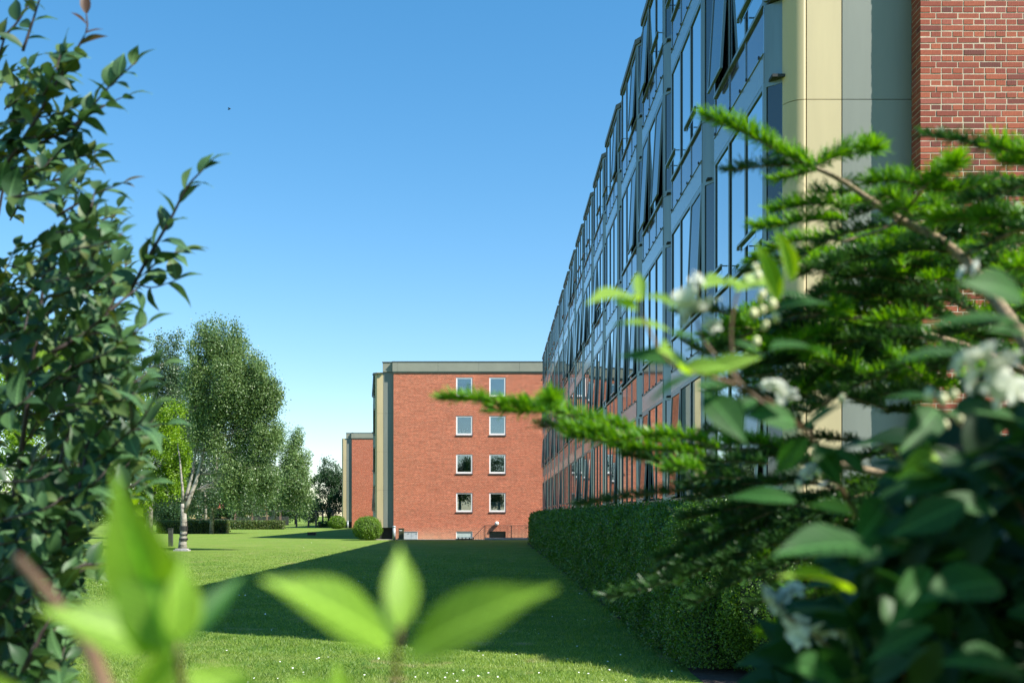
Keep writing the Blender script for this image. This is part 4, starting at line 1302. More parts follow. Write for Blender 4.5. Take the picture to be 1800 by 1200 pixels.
d0 = 1.85
explicit = [
    ([(10, 290, 1.9), (60, 215, 1.88), (105, 135, 1.86), (150, 60, 1.85), (152, 25, 1.85)], .0035, True),
    ([(30, 270, 1.9), (95, 240, 1.9), (135, 220, 1.88), (185, 160, 1.86), (240, 108, 1.84)], .003, False),
    ([(100, 240, 1.9), (150, 205, 1.88), (195, 180, 1.9), (225, 168, 1.9)], .002, False),
    ([(40, 90, 1.95), (60, 30, 1.95), (75, -20, 1.95)], .003, True),
    ([(0, 70, 2.0), (30, 40, 2.0), (60, -10, 2.0)], .003, False),
    ([(225, 520, 1.8), (262, 450, 1.78), (300, 385, 1.77), (328, 330, 1.76), (360, 295, 1.75)], .0035, False),
    ([(255, 480, 1.8), (290, 450, 1.8), (325, 440, 1.82)], .002, False),
    ([(240, 500, 1.85), (270, 505, 1.85), (310, 492, 1.85)], .002, False),
    ([(60, 330, 1.9), (120, 310, 1.9), (170, 292, 1.9)], .0025, True),
    ([(100, 380, 1.85), (160, 345, 1.85), (215, 322, 1.85)], .0025, True),
    ([(90, 620, 1.7), (150, 585, 1.72), (200, 540, 1.75), (250, 500, 1.78)], .0045, False),
    ([(150, 640, 1.8), (200, 615, 1.8), (240, 582, 1.8), (258, 570, 1.8)], .0025, False),
    ([(130, 480, 1.9), (150, 420, 1.9), (175, 350, 1.9)], .002, False),
    ([(160, 700, 1.8), (220, 660, 1.8), (285, 640, 1.8)], .0025, False),
    ([(140, 790, 1.75), (220, 760, 1.75), (290, 745, 1.75)], .0025, False),
    ([(110, 960, 1.6), (135, 880, 1.6), (150, 800, 1.62), (165, 740, 1.65)], .004, False),
    ([(120, 850, 1.7), (190, 860, 1.7), (260, 850, 1.7)], .0025, False),
    ([(40, 1180, 1.5), (90, 1080, 1.5), (130, 1000, 1.52), (190, 990, 1.55)], .004, False),
]
for i_, (pts, r0, yg) in enumerate(explicit):
    leafy_branch([P(*q) for q in pts], r0, young=yg, L=.055 if i_ in (5, 6, 7, 11) else .048, start=.05)


def right_edge(py):
    ks = [(-40, 60), (60, 90), (120, 130), (230, 150), (300, 200), (330, 215), (420, 225), (500, 262), (560, 215), (650, 265), (760, 290), (860, 262), (930, 175), (1000, 165), (1080, 150), (1200, 150), (1300, 150)]
    for (a, x), (b_, y) in zip(ks[:-1], ks[1:]):
        if a <= py <= b_: return x + (y - x) * (py - a) / (b_ - a)
    return 150


for k in range(480):
    py = rnd.uniform(90, 1260) if k > 60 else rnd.uniform(700, 1250)
    if py < 400 and rnd.random() < .66: continue
    e = right_edge(py)
    px = e - 30 - abs(rnd.gauss(0, 1)) * 95 if k % 3 else rnd.uniform(-140, e - 40)
    if px < -160: continue
    d_ = rnd.uniform(1.5, 2.6) if py > 300 else rnd.uniform(1.75, 2.5)
    ang = rnd.uniform(.1, 1.25)
    l = rnd.uniform(60, 120)
    p0 = P(px - l * math.cos(ang) * .8, py + l * math.sin(ang) * .8, d_ + .06); p1 = P(px, py, d_) + np.array([0, 0, -.006]); p2 = P(px + l * .3 * math.cos(ang), py - l * .4 * math.sin(ang), d_ - rnd.uniform(-.05, .05))
    leafy_branch([p0, p1, p2], .0022, spacing=.017, L=rnd.uniform(.036, .054), young=(k % 9 == 0), start=.05)
# structural stems rising from the ground
for q in ([(-200, 1900, 2.1), (-60, 1300, 2.0), (20, 900, 1.95), (60, 620, 1.9), (90, 400, 1.9)], [(-200, 1900, 2.1), (-20, 1250, 1.8), (60, 1000, 1.75), (110, 800, 1.8), (150, 640, 1.8)],
          [(-200, 1900, 2.1), (-80, 1000, 2.2), (-40, 600, 2.1), (20, 250, 2.0)], [(-200, 1900, 2.1), (-100, 700, 2.3), (-60, 300, 2.2), (10, 60, 2.0)]):
    c = bez([P(*v) for v in q], 26)
    c[0][2] = 0.0
    MB().tube([p - BO for p in c], list(np.linspace(.009, .002, 26)), 7).build('stem', M['twig'], bush, True)


def leaf_px(lf):
    p = (lf[0] + lf[1]) / 2
    x = 872 + p[0] / p[1] * 1800; y = 905 - (p[2] - EYE) / p[1] * 1800
    return x, y, p[1]


inv = [lf for lf in leaves if 0 <= leaf_px(lf)[0] <= 1800 and 0 <= leaf_px(lf)[1] <= 1200]
out_ = [lf for lf in leaves if not (0 <= leaf_px(lf)[0] <= 1800 and 0 <= leaf_px(lf)[1] <= 1200)]
inv.sort(key=lambda lf: np.linalg.norm(lf[1] - lf[0]) / leaf_px(lf)[2] + .02 * (leaf_px(lf)[0] > right_edge(leaf_px(lf)[1])), reverse=True)
for k, lf in enumerate(inv[:300]):
    kind = 'plumy' if lf[3] == 'young' else ('plum', 'plum2')[k % 2]
    put_leaf(kind, lf[0] - BO, lf[1] - BO, lf[2], bush)
rest = inv[300:] + out_
B_ = np.array([lf[0] - BO for lf in rest]); T_ = np.array([lf[1] - BO for lf in rest]); N_ = np.array([lf[2] for lf in rest])
X_ = T_ - B_
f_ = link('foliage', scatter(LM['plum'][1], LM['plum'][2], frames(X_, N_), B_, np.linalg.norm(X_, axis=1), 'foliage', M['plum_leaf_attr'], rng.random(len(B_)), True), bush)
f_['kind'] = 'stuff'
# a few bright yellow-green leaves deep in the bush
for (px, py, qx, qy) in [(75, 615, 72, 640), (92, 612, 118, 632), (95, 625, 78, 655), (210, 850, 222, 838), (235, 885, 245, 862), (238, 895, 252, 905)]:
    B = P(px, py, 1.9) - BO; T = P(qx, qy, 1.88) - BO
    tag(put_leaf('lime', B, T, (0, -1, .4), bush, 1.4), 'sunlit yellow-green leaf')

# ------------------------------------------------------------------ fir branches at right
fir = empty('fir_tree', (1.9, 2.1, 0)); tag(fir, 'fir with bright new needle shoots reaching in from the right', 'tree')
FO = np.array([1.9, 2.1, 0.0])
NEED_V = np.array([(0, -.035, 0), (.55, -.045, .01), (1, 0, 0), (.55, .045, .01), (0, .035, 0)])
NEED_F = np.array([(0, 1, 3, 4), (1, 2, 3, 3)])
NV = np.array([(0, -.045, 0), (0, .045, 0), (.6, .05, .0), (1, 0, 0), (.6, -.05, .0)]); NF = np.array([(0, 4, 2, 1), (4, 3, 3, 2)])
NV = np.array([(0, -.05, 0), (0, .05, 0), (.96, .035, 0), (.96, -.035, 0)]); NF = np.array([(0, 3, 2, 1)])
acc = {'new': [[], [], []], 'old': [[], [], []]}


def shoot(pts, new=True, L=.019, dens=3.2, r=.0016, wood=True, flat=.0):
    n = 14
    c = np.array(bez(pts, n))
    seg = np.linalg.norm(np.diff(c, axis=0), axis=1); tot = np.concatenate([[0], np.cumsum(seg)])
    N = int(tot[-1] * 1000 * dens)
    s = np.sort(rng.random(N)) * tot[-1]
    i = np.clip(np.searchsorted(tot, s) - 1, 0, n - 2)
    t = c[i + 1] - c[i]; t /= np.linalg.norm(t, axis=1)[:, None]
    p = c[i] + t * (s - tot[i])[:, None]
    up = np.array([0, 0, 1.0]) - t * t[:, 2:3]; up /= np.linalg.norm(up, axis=1)[:, None] + 1e-9
    sd_ = np.cross(t, up)
    a = rng.normal(0, 1.25, N)                       # around the twig, mostly sideways and up
    rad = up * np.cos(a)[:, None] + sd_ * np.sin(a)[:, None]
    fw = rng.uniform(.3, 1.15, N) + .8 * (s / tot[-1]) ** 8
    dr = rad + t * fw[:, None] + rng.normal(0, .16, (N, 3)); dr /= np.linalg.norm(dr, axis=1)[:, None]
    ll = 1.3 * L * np.clip(rng.normal(.92, .16, N), .4, 1.25) * (1 - .4 * (np.cos(a) < -.3)) * (1 - .35 * np.cos(np.clip(s / tot[-1] * 6, 0, np.pi / 2)) * .6)
    Rm = frames(dr, rng.normal(0, .5, (N, 3)) + up)
    A = acc['new' if new else 'old']
    A[0].append(Rm); A[1].append(p - FO); A[2].append(ll)
    if wood:
        MB().tube([q - FO for q in c[::3]] + [c[-1] - FO], list(np.linspace(r, r * .5, len(c[::3]) + 1)), 5).build('twig', M['fir_bark'], fir)


def pts3(l, d): return [P(q[0], q[1], d if len(q) < 3 else q[2]) for q in l]


def fbranch(l, r0, r1, n=24):
    c = bez([P(*q) for q in l], n)
    MB().tube([q - FO for q in c], list(np.linspace(r0, r1, n)), 8).build('branch', M['fir_bark'], fir, True)


fbranch([(1990, 900, 1.2), (1860, 690, 1.24), (1800, 598, 1.28), (1745, 520, 1.34), (1690, 452, 1.4), (1640, 415, 1.43), (1580, 385, 1.45), (1520, 345, 1.47), (1475, 315, 1.48), (1432, 295, 1.5)], .0105, .0026)
fbranch([(1690, 452, 1.4), (1745, 425, 1.35), (1830, 385, 1.3)], .004, .003, 10)
fbranch([(1582, 388, 1.45), (1602, 360, 1.42), (1625, 328, 1.38)], .003, .002, 8)
fbranch([(1580, 388, 1.45), (1545, 405, 1.42), (1480, 425, 1.4)], .0025, .0015, 8)
fbranch([(1990, 980, 1.3), (1800, 900, 1.42), (1600, 845, 1.5), (1400, 800, 1.5), (1265, 788, 1.48), (1125, 768, 1.47), (985, 726, 1.44)], .009, .0012)
fbranch([(1900, 700, 1.5), (1700, 610, 1.55), (1500, 560, 1.6), (1400, 560, 1.6), (1280, 600, 1.6)], .007, .002)
fbranch([(1900, 650, 1.6), (1700, 540, 1.6), (1560, 480, 1.62), (1420, 470, 1.62)], .006, .002)
S = [  # (points, depth, new, L, dens)
    ([(1432, 293), (1385, 275), (1340, 250), (1285, 222), (1237, 205)], 1.5, 1, .021, 4.5),
    ([(1432, 295), (1390, 290), (1340, 293), (1275, 300)], 1.52, 0, .016, 3),
    ([(1432, 292), (1470, 275), (1510, 266), (1540, 262, 1.38)], 1.45, 1, .022, 4.5),
    ([(1438, 298), (1400, 308), (1360, 318)], 1.5, 1, .017, 3),
    ([(1500, 335), (1470, 340), (1430, 336)], 1.5, 0, .017, 2.6),
    ([(1500, 360), (1450, 358), (1400, 362), (1360, 372)], 1.47, 1, .019, 3.6),
    ([(1490, 388), (1430, 386), (1380, 395), (1325, 402)], 1.46, 1, .018, 3.6),
    ([(1560, 395), (1510, 405), (1470, 415), (1425, 440)], 1.44, 0, .019, 2.2),
    ([(1540, 365), (1500, 380), (1460, 390)], 1.48, 0, .019, 2.6),
    ([(1475, 315), (1500, 320), (1520, 345)], 1.5, 0, .015, 1.5), ([(1520, 345), (1560, 355), (1600, 385)], 1.47, 0, .016, 1.6),
    ([(1620, 330, 1.4), (1590, 318), (1555, 318), (1525, 322)], 1.4, 1, .020, 4.2),
    ([(1622, 330, 1.4), (1645, 312), (1665, 300), (1680, 290, 1.3)], 1.36, 1, .022, 4.2),
    ([(1625, 332, 1.4), (1670, 335), (1710, 328), (1740, 335)], 1.38, 1, .019, 3.6),
    ([(1600, 370), (1575, 350), (1545, 345)], 1.43, 1, .020, 3.5), ([(1605, 380), (1585, 365), (1560, 380)], 1.42, 1, .020, 3.2),
    ([(1640, 412), (1650, 385), (1640, 355)], 1.42, 1, .020, 3.4),
    ([(1820, 405, 1.3), (1760, 392), (1700, 385), (1640, 388)], 1.36, 1, .021, 4.2),
    ([(1820, 372, 1.3), (1765, 380), (1720, 385)], 1.34, 1, .02, 3.4),
    ([(1820, 398, 1.3), (1770, 412), (1720, 440)], 1.34, 0, .02, 2.6),
    ([(1830, 285, 1.3), (1760, 270), (1700, 250), (1628, 240)], 1.36, 0, .016, 3.2),
    ([(1840, 270, 1.28), (1790, 270), (1745, 255)], 1.3, 1, .021, 4.0),
    ([(1840, 300, 1.3), (1800, 290), (1760, 285)], 1.32, 1, .02, 3.4),
    ([(1830, 310, 1.32), (1790, 330), (1745, 345), (1700, 352)], 1.34, 0, .018, 2.2),
    ([(1690, 450), (1650, 440), (1600, 440), (1560, 452)], 1.42, 0, .02, 3.2),
    # middle tiers
    ([(1560, 440), (1500, 425), (1440, 420), (1380, 428), (1320, 462)], 1.6, 1, .018, 3.6), ([(1420, 445), (1380, 460), (1310, 480)], 1.6, 0, .017, 3.2),
    ([(1640, 480), (1570, 455), (1500, 450), (1450, 470)], 1.55, 0, .02, 3.2), ([(1590, 470), (1572, 455), (1562, 440, 1.45)], 1.5, 1, .022, 4),
    ([(1600, 500), (1540, 485), (1480, 490), (1440, 520)], 1.55, 0, .02, 3.2),
    ([(1560, 520), (1500, 515), (1440, 530), (1400, 545)], 1.6, 0, .02, 3),
    ([(1500, 560), (1480, 552), (1468, 545, 1.48)], 1.52, 1, .023, 4),
    ([(1480, 560), (1430, 548), (1390, 555), (1370, 575)], 1.56, 0, .02, 3.4),
    ([(1400, 600), (1350, 585), (1290, 580), (1240, 592)], 1.6, 1, .018, 4), ([(1300, 560), (1250, 545), (1190, 550)], 1.65, 0, .017, 3), ([(1290, 610), (1240, 620), (1200, 600)], 1.65, 0, .017, 2.6),
    ([(1500, 640), (1450, 605), (1400, 590), (1350, 600)], 1.58, 1, .019, 3.2), ([(1540, 600), (1480, 600), (1420, 620)], 1.55, 0, .02, 3.2),
    ([(1520, 680), (1460, 640), (1420, 632)], 1.52, 1, .02, 3.2), ([(1500, 650), (1440, 660), (1390, 690), (1360, 700)], 1.55, 0, .02, 2.6), ([(1560, 660), (1500, 680), (1450, 710), (1420, 725)], 1.5, 0, .02, 2.4),
    ([(1460, 640), (1430, 665), (1415, 705)], 1.55, 0, .019, 2), ([(1650, 600), (1590, 590), (1540, 600)], 1.5, 0, .02, 3.2), ([(1640, 560), (1580, 560), (1530, 570)], 1.5, 1, .02, 3),
    ([(1700, 620), (1640, 640), (1570, 650)], 1.5, 0, .02, 3), ([(1620, 660), (1590, 640), (1560, 622)], 1.45, 1, .02, 3.2), ([(1560, 650), (1510, 660), (1500, 640)], 1.5, 1, .02, 3),
    ([(1700, 540), (1660, 520), (1600, 520)], 1.5, 0, .02, 3), ([(1760, 560), (1700, 580), (1650, 590)], 1.45, 0, .02, 2.6), ([(1820, 480), (1790, 470), (1760, 480)], 1.4, 1, .02, 3),
    ([(1560, 720), (1500, 700), (1450, 690)], 1.5, 0, .02, 2.8), ([(1640, 700), (1580, 690), (1520, 700)], 1.5, 0, .02, 3),
    # the long lower branch
    ([(985, 722, 1.42), (930, 712), (880, 710), (830, 702), (776, 702)], 1.4, 1, .0165, 4.2), ([(1000, 728), (950, 722), (900, 724), (865, 722)], 1.4, 1, .019, 4),
    ([(985, 722), (975, 712), (968, 702, 1.3)], 1.36, 1, .020, 5), ([(1120, 760), (1070, 745), (1030, 735), (985, 722)], 1.44, 1, .017, 4), ([(1090, 762), (1040, 758), (1000, 752)], 1.42, 1, .018, 3.8),
    ([(1010, 742), (985, 748), (950, 750)], 1.44, 0, .017, 3.2), ([(1265, 790), (1220, 772), (1170, 768), (1128, 765)], 1.46, 1, .018, 4.4), ([(1130, 768), (1080, 775), (1030, 770), (995, 765)], 1.42, 1, .018, 4.2),
    ([(1240, 800), (1180, 792), (1120, 790), (1070, 782)], 1.45, 1, .018, 4.2), ([(1200, 810), (1150, 810), (1100, 800)], 1.45, 0, .018, 3.6), ([(1400, 805), (1340, 780), (1290, 778), (1260, 788)], 1.48, 1, .018, 4),
    ([(1350, 815), (1290, 810), (1230, 818), (1180, 830)], 1.46, 0, .02, 3.4), ([(1240, 830), (1200, 820), (1170, 826)], 1.4, 1, .018, 3), ([(1300, 840), (1250, 840), (1200, 850)], 1.46, 0, .019, 3.2),
    ([(1440, 820), (1380, 800), (1320, 806)], 1.48, 0, .02, 3.2), ([(1480, 850), (1420, 840), (1360, 850)], 1.48, 0, .02, 3.2),
    # dark lower tiers
    ([(1440, 850), (1330, 848), (1230, 858), (1130, 870), (1015, 888)], 1.6, 0, .015, 3.0), ([(1340, 870), (1280, 868), (1220, 880)], 1.6, 0, .018, 3), ([(1420, 890), (1340, 885), (1260, 900), (1200, 912)], 1.55, 0, .02, 3),
    ([(1450, 920), (1360, 950), (1260, 990), (1150, 1030), (1068, 1050)], 1.5, 0, .018, 3.0), ([(1420, 950), (1340, 960), (1290, 985), (1240, 1000)], 1.5, 0, .02, 3), ([(1500, 960), (1400, 985), (1300, 1020), (1220, 1060)], 1.5, 0, .02, 3),
    ([(1470, 1000), (1400, 1030), (1330, 1060)], 1.5, 0, .02, 3), ([(1520, 900), (1450, 900), (1380, 920)], 1.5, 0, .02, 3), ([(1400, 880), (1330, 910), (1270, 930), (1200, 940)], 1.55, 0, .02, 2.6),
]
for l, dd, nw, L, dn in S:
    q = [v if len(v) == 3 else (v[0], v[1], dd) for v in l]
    shoot([P(*v) for v in q], bool(nw), L, dn)
# further back, darker tiers that fill the gaps
for k in range(430):
    zone = rnd.random()
    if zone < .26: px, py = rnd.uniform(1370, 1790), rnd.uniform(440, 700)
    elif zone < .36: px, py = rnd.uniform(1480, 1760), rnd.uniform(330, 460)
    elif zone < .50: px, py = rnd.uniform(1240, 1560), rnd.uniform(560, 720)
    elif zone < .7: px, py = rnd.uniform(1220, 1800), rnd.uniform(760, 960)
    else: px, py = rnd.uniform(1330, 1900), rnd.uniform(880, 1200)
    if py < 560 and px < 1360 + (rnd.random()) * 80: continue
    if 1620 < px < 1720 and 480 < py < 560 and rnd.random() < .6: continue
    if 1390 < px < 1470 and 690 < py < 790: continue
    dd = rnd.uniform(1.5, 2.05); l = rnd.uniform(60, 140); a = rnd.uniform(-.35, .35)
    pts = [P(px + l, py + l * a, dd + .05), P(px + l * .4, py + l * a * .3 - 8, dd), P(px, py + 4, dd - .04)]
    shoot(pts, rnd.random() < (.5 if py < 760 else .22), rnd.uniform(.014, .020), rnd.uniform(2.0, 3.6))
for k in range(75):
    t_ = rnd.random(); px = 1520 - 400 * t_; py = 880 + rnd.uniform(-10, 60) + 150 * t_ * rnd.uniform(.3, 1.1)
    if px < 1200 and py < 960: continue
    dd = rnd.uniform(1.5, 1.9); l = rnd.uniform(50, 110); a = -rnd.uniform(.15, .5)
    shoot([P(px + l, py + l * a, dd + .04), P(px + l * .4, py + l * a * .4 - 5, dd), P(px, py, dd - .03)], rnd.random() < .2, rnd.uniform(.012, .018), rnd.uniform(2.0, 3.2))
fbranch([(2100, 1500, 1.9), (1900, 1250, 1.8), (1650, 1050, 1.7), (1450, 925, 1.55)], .014, .003)
fbranch([(2100, 1400, 1.9), (1900, 1100, 1.8), (1600, 900, 1.65), (1440, 850, 1.6)], .012, .003)
# trunk outside the frame
MB().tube([(0, 0, 0), (.02, 0, 1.5), (0, 0, 3.0), (0, 0, 4.4)], [.07, .055, .035, .012], 12).build('trunk', M['fir_bark'], fir, True)
for (l) in ([(1990, 900, 1.2)], [(1990, 980, 1.3)], [(1900, 700, 1.5)], [(1900, 650, 1.6)], [(2100, 1500, 1.9)], [(2100, 1400, 1.9)]):
    e = P(*l[0]) - FO; MB().tube([(0, 0, max(.25, e[2] - .35)), tuple(e * .5 + np.array([0, 0, e[2] * .5 - .17 + .02])), tuple(e)], [.02, .015, .0105], 7).build('branch', M['fir_bark'], fir, True)
# upper tiers out of frame that shade what is below
for k in range(240):
    zz = rnd.uniform(.5, 4.0); a = rnd.uniform(0, 2 * math.pi); rr_ = (4.5 - zz) * .32
    c0 = FO + np.array([math.cos(a) * .05, math.sin(a) * .05, zz]); c1 = FO + np.array([math.cos(a) * rr_, math.sin(a) * rr_, zz - .05])
    # stay clear of the view
    pxx = 872 + c1[0] / max(c1[1], .2) * 1800; pyy = 905 - (c1[2] - EYE) / max(c1[1], .2) * 1800
    if c1[1] > .1 and pxx < 1830 and pyy > -60 and pyy < 700: continue
    shoot([c0 + (c1 - c0) * .3, c0 + (c1 - c0) * .7 + np.array([0, 0, .04]), c1], False, .02, .9, wood=True)
for kind, mat in (('new', 'needle_new'), ('old', 'needle_old')):
    Rm = np.concatenate(acc[kind][0]); T = np.concatenate(acc[kind][1]); L_ = np.concatenate(acc[kind][2])
    wid = np.stack([L_, np.full(len(L_), .019), L_], 1)
    o = link('needles', scatter(NV, NF, Rm, T, wid, 'needles', M[mat], rng.random(len(T))), fir)
    o['kind'] = 'stuff'
print('needles', sum(len(x) for k in acc for x in acc[k][2]))

# ------------------------------------------------------------------ flowering shrub at right
shrub = empty('flowering_shrub', (.55, .75, 0)); tag(shrub, 'white flowering shrub with broad out-of-focus leaves at lower right', 'shrub')
SO = np.array([.55, .75, 0.0])


def sleaf(x0, y0, x1, y1, d_, kind='mock', ws=1.0, N=(0, -.6, 1), dt=0.0):
    if kind == 'mock': x1 = x0 + (x1 - x0) * .82; y1 = y0 + (y1 - y0) * .82
    return put_leaf(kind, P(x0, y0, d_) - SO, P(x1, y1, d_ + dt) - SO, N, shrub, ws)


def sstem(l, r=.0018, r1=None, n=14):
    c = bez([P(*q) for q in l], n)
    MB().tube([q - SO for q in c], list(np.linspace(r * .7, (r1 or r * .7) * .7, n)), 7).build('stem', M['red_stem'], shrub, True)


sstem([(1420, 760, .8), (1330, 700, .8), (1270, 640, .8), (1235, 595, .8), (1225, 560, .8)], .0022)
sstem([(1420, 760, .8), (1330, 690, .76), (1240, 660, .74), (1180, 640, .72), (1130, 560, .72), (1125, 520, .72)], .002)
sstem([(1300, 690, .8), (1285, 600, .8), (1290, 540, .8), (1300, 505, .8)], .0018)
sstem([(1560, 1000, .9), (1480, 860, .85), (1420, 760, .8)], .003)
sstem([(1800, 1300, .85), (1700, 1150, .85), (1610, 990, .85), (1560, 900, .85)], .0035)
sstem([(1700, 1500, .7), (1600, 1250, .75), (1450, 1130, .8), (1380, 1080, .8)], .003)
sstem([(1800, 900, .7), (1720, 780, .7), (1660, 720, .7), (1640, 690, .7)], .002)
sstem([(1640, 1500, .8), (1560, 1000, .9)], .005); sstem([(1850, 1600, .8), (1800, 1300, .85)], .005); sstem([(1950, 1300, .7), (1800, 900, .7)], .004)
# sprig at far left of the shrub: (photo 1040..1240, 500..780)
L_ = [
    (1125, 525, 1035, 515, .72, 'mocky', .9, (0, -.7, 1)), (1130, 520, 1190, 530, .72, 'mocky', 1.0, (0, -.7, 1)), (1120, 545, 1075, 520, .70, 'mocky', 1.0, (0, -1, .6)), (1125, 530, 1122, 470, .72, 'mocky', .7, (0, -1, .2)),
    (1180, 580, 1075, 560, .73, 'mocky', .9, (0, -.5, 1)), (1180, 585, 1255, 600, .74, 'mock', 1.0, (0, -.7, 1)),
    (1210, 640, 1055, 608, .72, 'mock', .95, (0, -.9, .8)), (1200, 650, 1170, 605, .72, 'mocky', 1.6, (0, -1, .5)), (1195, 650, 1285, 640, .74, 'mocky', 1.1, (0, -1, .6)),
    (1225, 655, 1110, 715, .68, 'mock', 1.1, (0, -.3, 1)), (1230, 660, 1340, 620, .74, 'mocky', 1.0, (.1, -1, .7)),
    (1225, 680, 1300, 670, .7, 'mock', 1.0, (0, -.7, 1)), (1240, 690, 1330, 790, .72, 'mock', 1.3, (0, -1, .3)), (1300, 700, 1260, 800, .74, 'mock', 1.2, (0, -1, .2)),
    (1290, 500, 1240, 492, .8, 'mocky', 1.2, (0, -.9, .8)), (1295, 505, 1365, 485, .8, 'mocky', 1.0, (0, -1, .6)), (1295, 510, 1300, 485, .78, 'mocky', 1.7, (0, -1, .2)), (1310, 505, 1400, 498, .82, 'mock', .8, (0, -.7, 1)),
    (1370, 530, 1335, 425, .78, 'mocky', .75, (0, -1, .1)), (1395, 495, 1372, 405, .78, 'mocky', .7, (0, -1, .1)), (1370, 515, 1440, 520, .8, 'mock', .9, (0, -.8, 1)), (1360, 540, 1480, 520, .8, 'mock', 1.0, (0, -.6, 1)), (1355, 610, 1500, 610, .72, 'mock', 1.15, (0, -.35, 1)),
    (1290, 600, 1350, 620, .76, 'mock', 1.0, (0, -.7, 1)), (1330, 700, 1230, 760, .78, 'mock', 1.0, (0, -.8, 1)), (1400, 740, 1300, 720, .78, 'mock', 1.2, (0, -1, .5)), (1410, 760, 1490, 690, .8, 'mock', 1.0, (0, -.8, .8)),
    (1420, 770, 1345, 850, .8, 'mock', 1.2, (0, -1, .4)), (1430, 780, 1500, 870, .8, 'mock', 1.3, (0, -1, .4)), (1450, 800, 1560, 760, .8, 'mock', 1.0, (0, -.8, 1)), (1400, 880, 1250, 860, .75, 'mock', 1.0, (0, -.8, 1)),
    (1640, 700, 1530, 690, .72, 'mock', .9, (0, -.6, 1)), (1650, 715, 1580, 800, .7, 'mock', 1.0, (0, -1, .3)), (1800, 520, 1680, 480, .6, 'mock', 1.1, (0, -1, .4)), (1810, 570, 1560, 555, .6, 'mock', .8, (0, -.5, 1)), (1830, 600, 1720, 560, .6, 'mock', 1.0, (0, -.7, 1)),
    (1700, 620, 1540, 625, .66, 'mock', .8, (0, -.5, 1)), (1800, 740, 1640, 700, .66, 'mock', .9, (0, -.7, 1)), (1520, 830, 1450, 770, .8, 'mock', 1.0, (0, -1, .5)),
    (1540, 960, 1330, 950, .62, 'mock', 1.0, (0, -.7, 1)), (1500, 1040, 1380, 990, .62, 'mocky', .7, (0, -.5, 1)), (1700, 880, 1540, 950, .62, 'mock', 1.1, (0, -1, .5)),
    (1640, 1100, 1490, 1170, .6, 'mock', 1.0, (0, -.8, .9)), (1800, 1180, 1640, 1140, .56, 'mock', 1.0, (0, -.8, 1)), (1640, 1000, 1560, 1120, .6, 'mock', 1.0, (0, -1, .2)), (1760, 1020, 1600, 1040, .6, 'mock', 1.0, (0, -.8, .7)),
    (1750, 900, 1620, 860, .65, 'mock', 1.0, (0, -.9, .7)), (1480, 1200, 1380, 1150, .62, 'mock', 1.0, (0, -.8, .7)), (1180, 1290, 1120, 1180, .6, 'mock', 1.0, (0, -1, .2)), (1560, 880, 1500, 970, .7, 'mock', 1.1, (0, -1, .2)),
    (1500, 900, 1420, 880, .7, 'mocky', 1.0, (0, -.9, .7)), (1650, 800, 1585, 835, .68, 'mocky', 1.0, (0, -1, .3)), (1650, 960, 1690, 975, .8, 'mocky', 1.4, (0, -1, .3)),
]
for l in L_:
    sleaf(l[0], l[1], l[2], l[3], l[4], l[5], l[6], l[7], rnd.uniform(-.05, .03))
# crowd of shaded leaves at the lower right
B_, T_, N_ = [], [], []
for k in range(1500):
    u = rnd.random()
    px = rnd.uniform(1380, 1960); lo = 1180 - (px - 1380) * .95 if px < 1700 else 850
    if px > 1560: lo = 760 + max(0, 1640 - px) * 2.2
    py = rnd.uniform(max(lo, 720), 1350)
    d_ = rnd.uniform(.86, 1.35)
    l = rnd.uniform(.05, .08)
    a = rnd.uniform(0, 2 * math.pi)
    p = P(px, py, d_)
    dr = np.array([math.cos(a), rnd.uniform(-.7, .5), math.sin(a) * .6 - .15]); dr /= np.linalg.norm(dr)
    B_.append(p - SO); T_.append(p + dr * l - SO); N_.append([rnd.gauss(0, .4), rnd.gauss(-.4, .5), 1])
for k in range(620):
    px = rnd.uniform(1490, 1860); py = rnd.uniform(780 + max(0, 1600 - px) * 1.6, 1260)
    if min((px - f[0]) ** 2 + (py - f[1]) ** 2 for f in ((1410, 1110), (1365, 1060), (1550, 880), (1780, 940), (1560, 1120), (1660, 720))) < 60 ** 2: continue
    d_ = rnd.uniform(.66, .9); l = rnd.uniform(.03, .052); a = rnd.uniform(0, 2 * math.pi)
    p = P(px, py, d_)
    dr = np.array([math.cos(a), rnd.uniform(-.7, .5), math.sin(a) * .6 - .1]); dr /= np.linalg.norm(dr)
    B_.append(p - SO); T_.append(p + dr * l - SO); N_.append([rnd.gauss(0, .4), rnd.gauss(-.4, .5), 1])
# unseen leaves added beyond the right edge and above, to shade the inside
for k in range(7000):
    p = np.array([rnd.uniform(.62, 1.02), rnd.uniform(-.6, .95), rnd.uniform(.7, 2.28)])
    px = 872 + p[0] / max(p[1], .05) * 1800
    if p[1] > .1 and px < 1840: continue
    a = rnd.uniform(0, 2 * math.pi); l = .08
    dr = np.array([math.cos(a), math.sin(a), rnd.uniform(-.6, .2)]); dr /= np.linalg.norm(dr)
    B_.append(p - SO); T_.append(p + dr * l - SO); N_.append([rnd.gauss(0, .4), rnd.gauss(0, .4), 1])
B_, T_, N_ = map(np.array, (B_, T_, N_)); X_ = T_ - B_
f_ = link('foliage', scatter(LM['lime_attr'][1], LM['lime_attr'][2], frames(X_, N_), B_, np.linalg.norm(X_, axis=1), 'foliage', M['mock_leaf_attr'], rng.random(len(B_)), True), shrub); f_['kind'] = 'stuff'


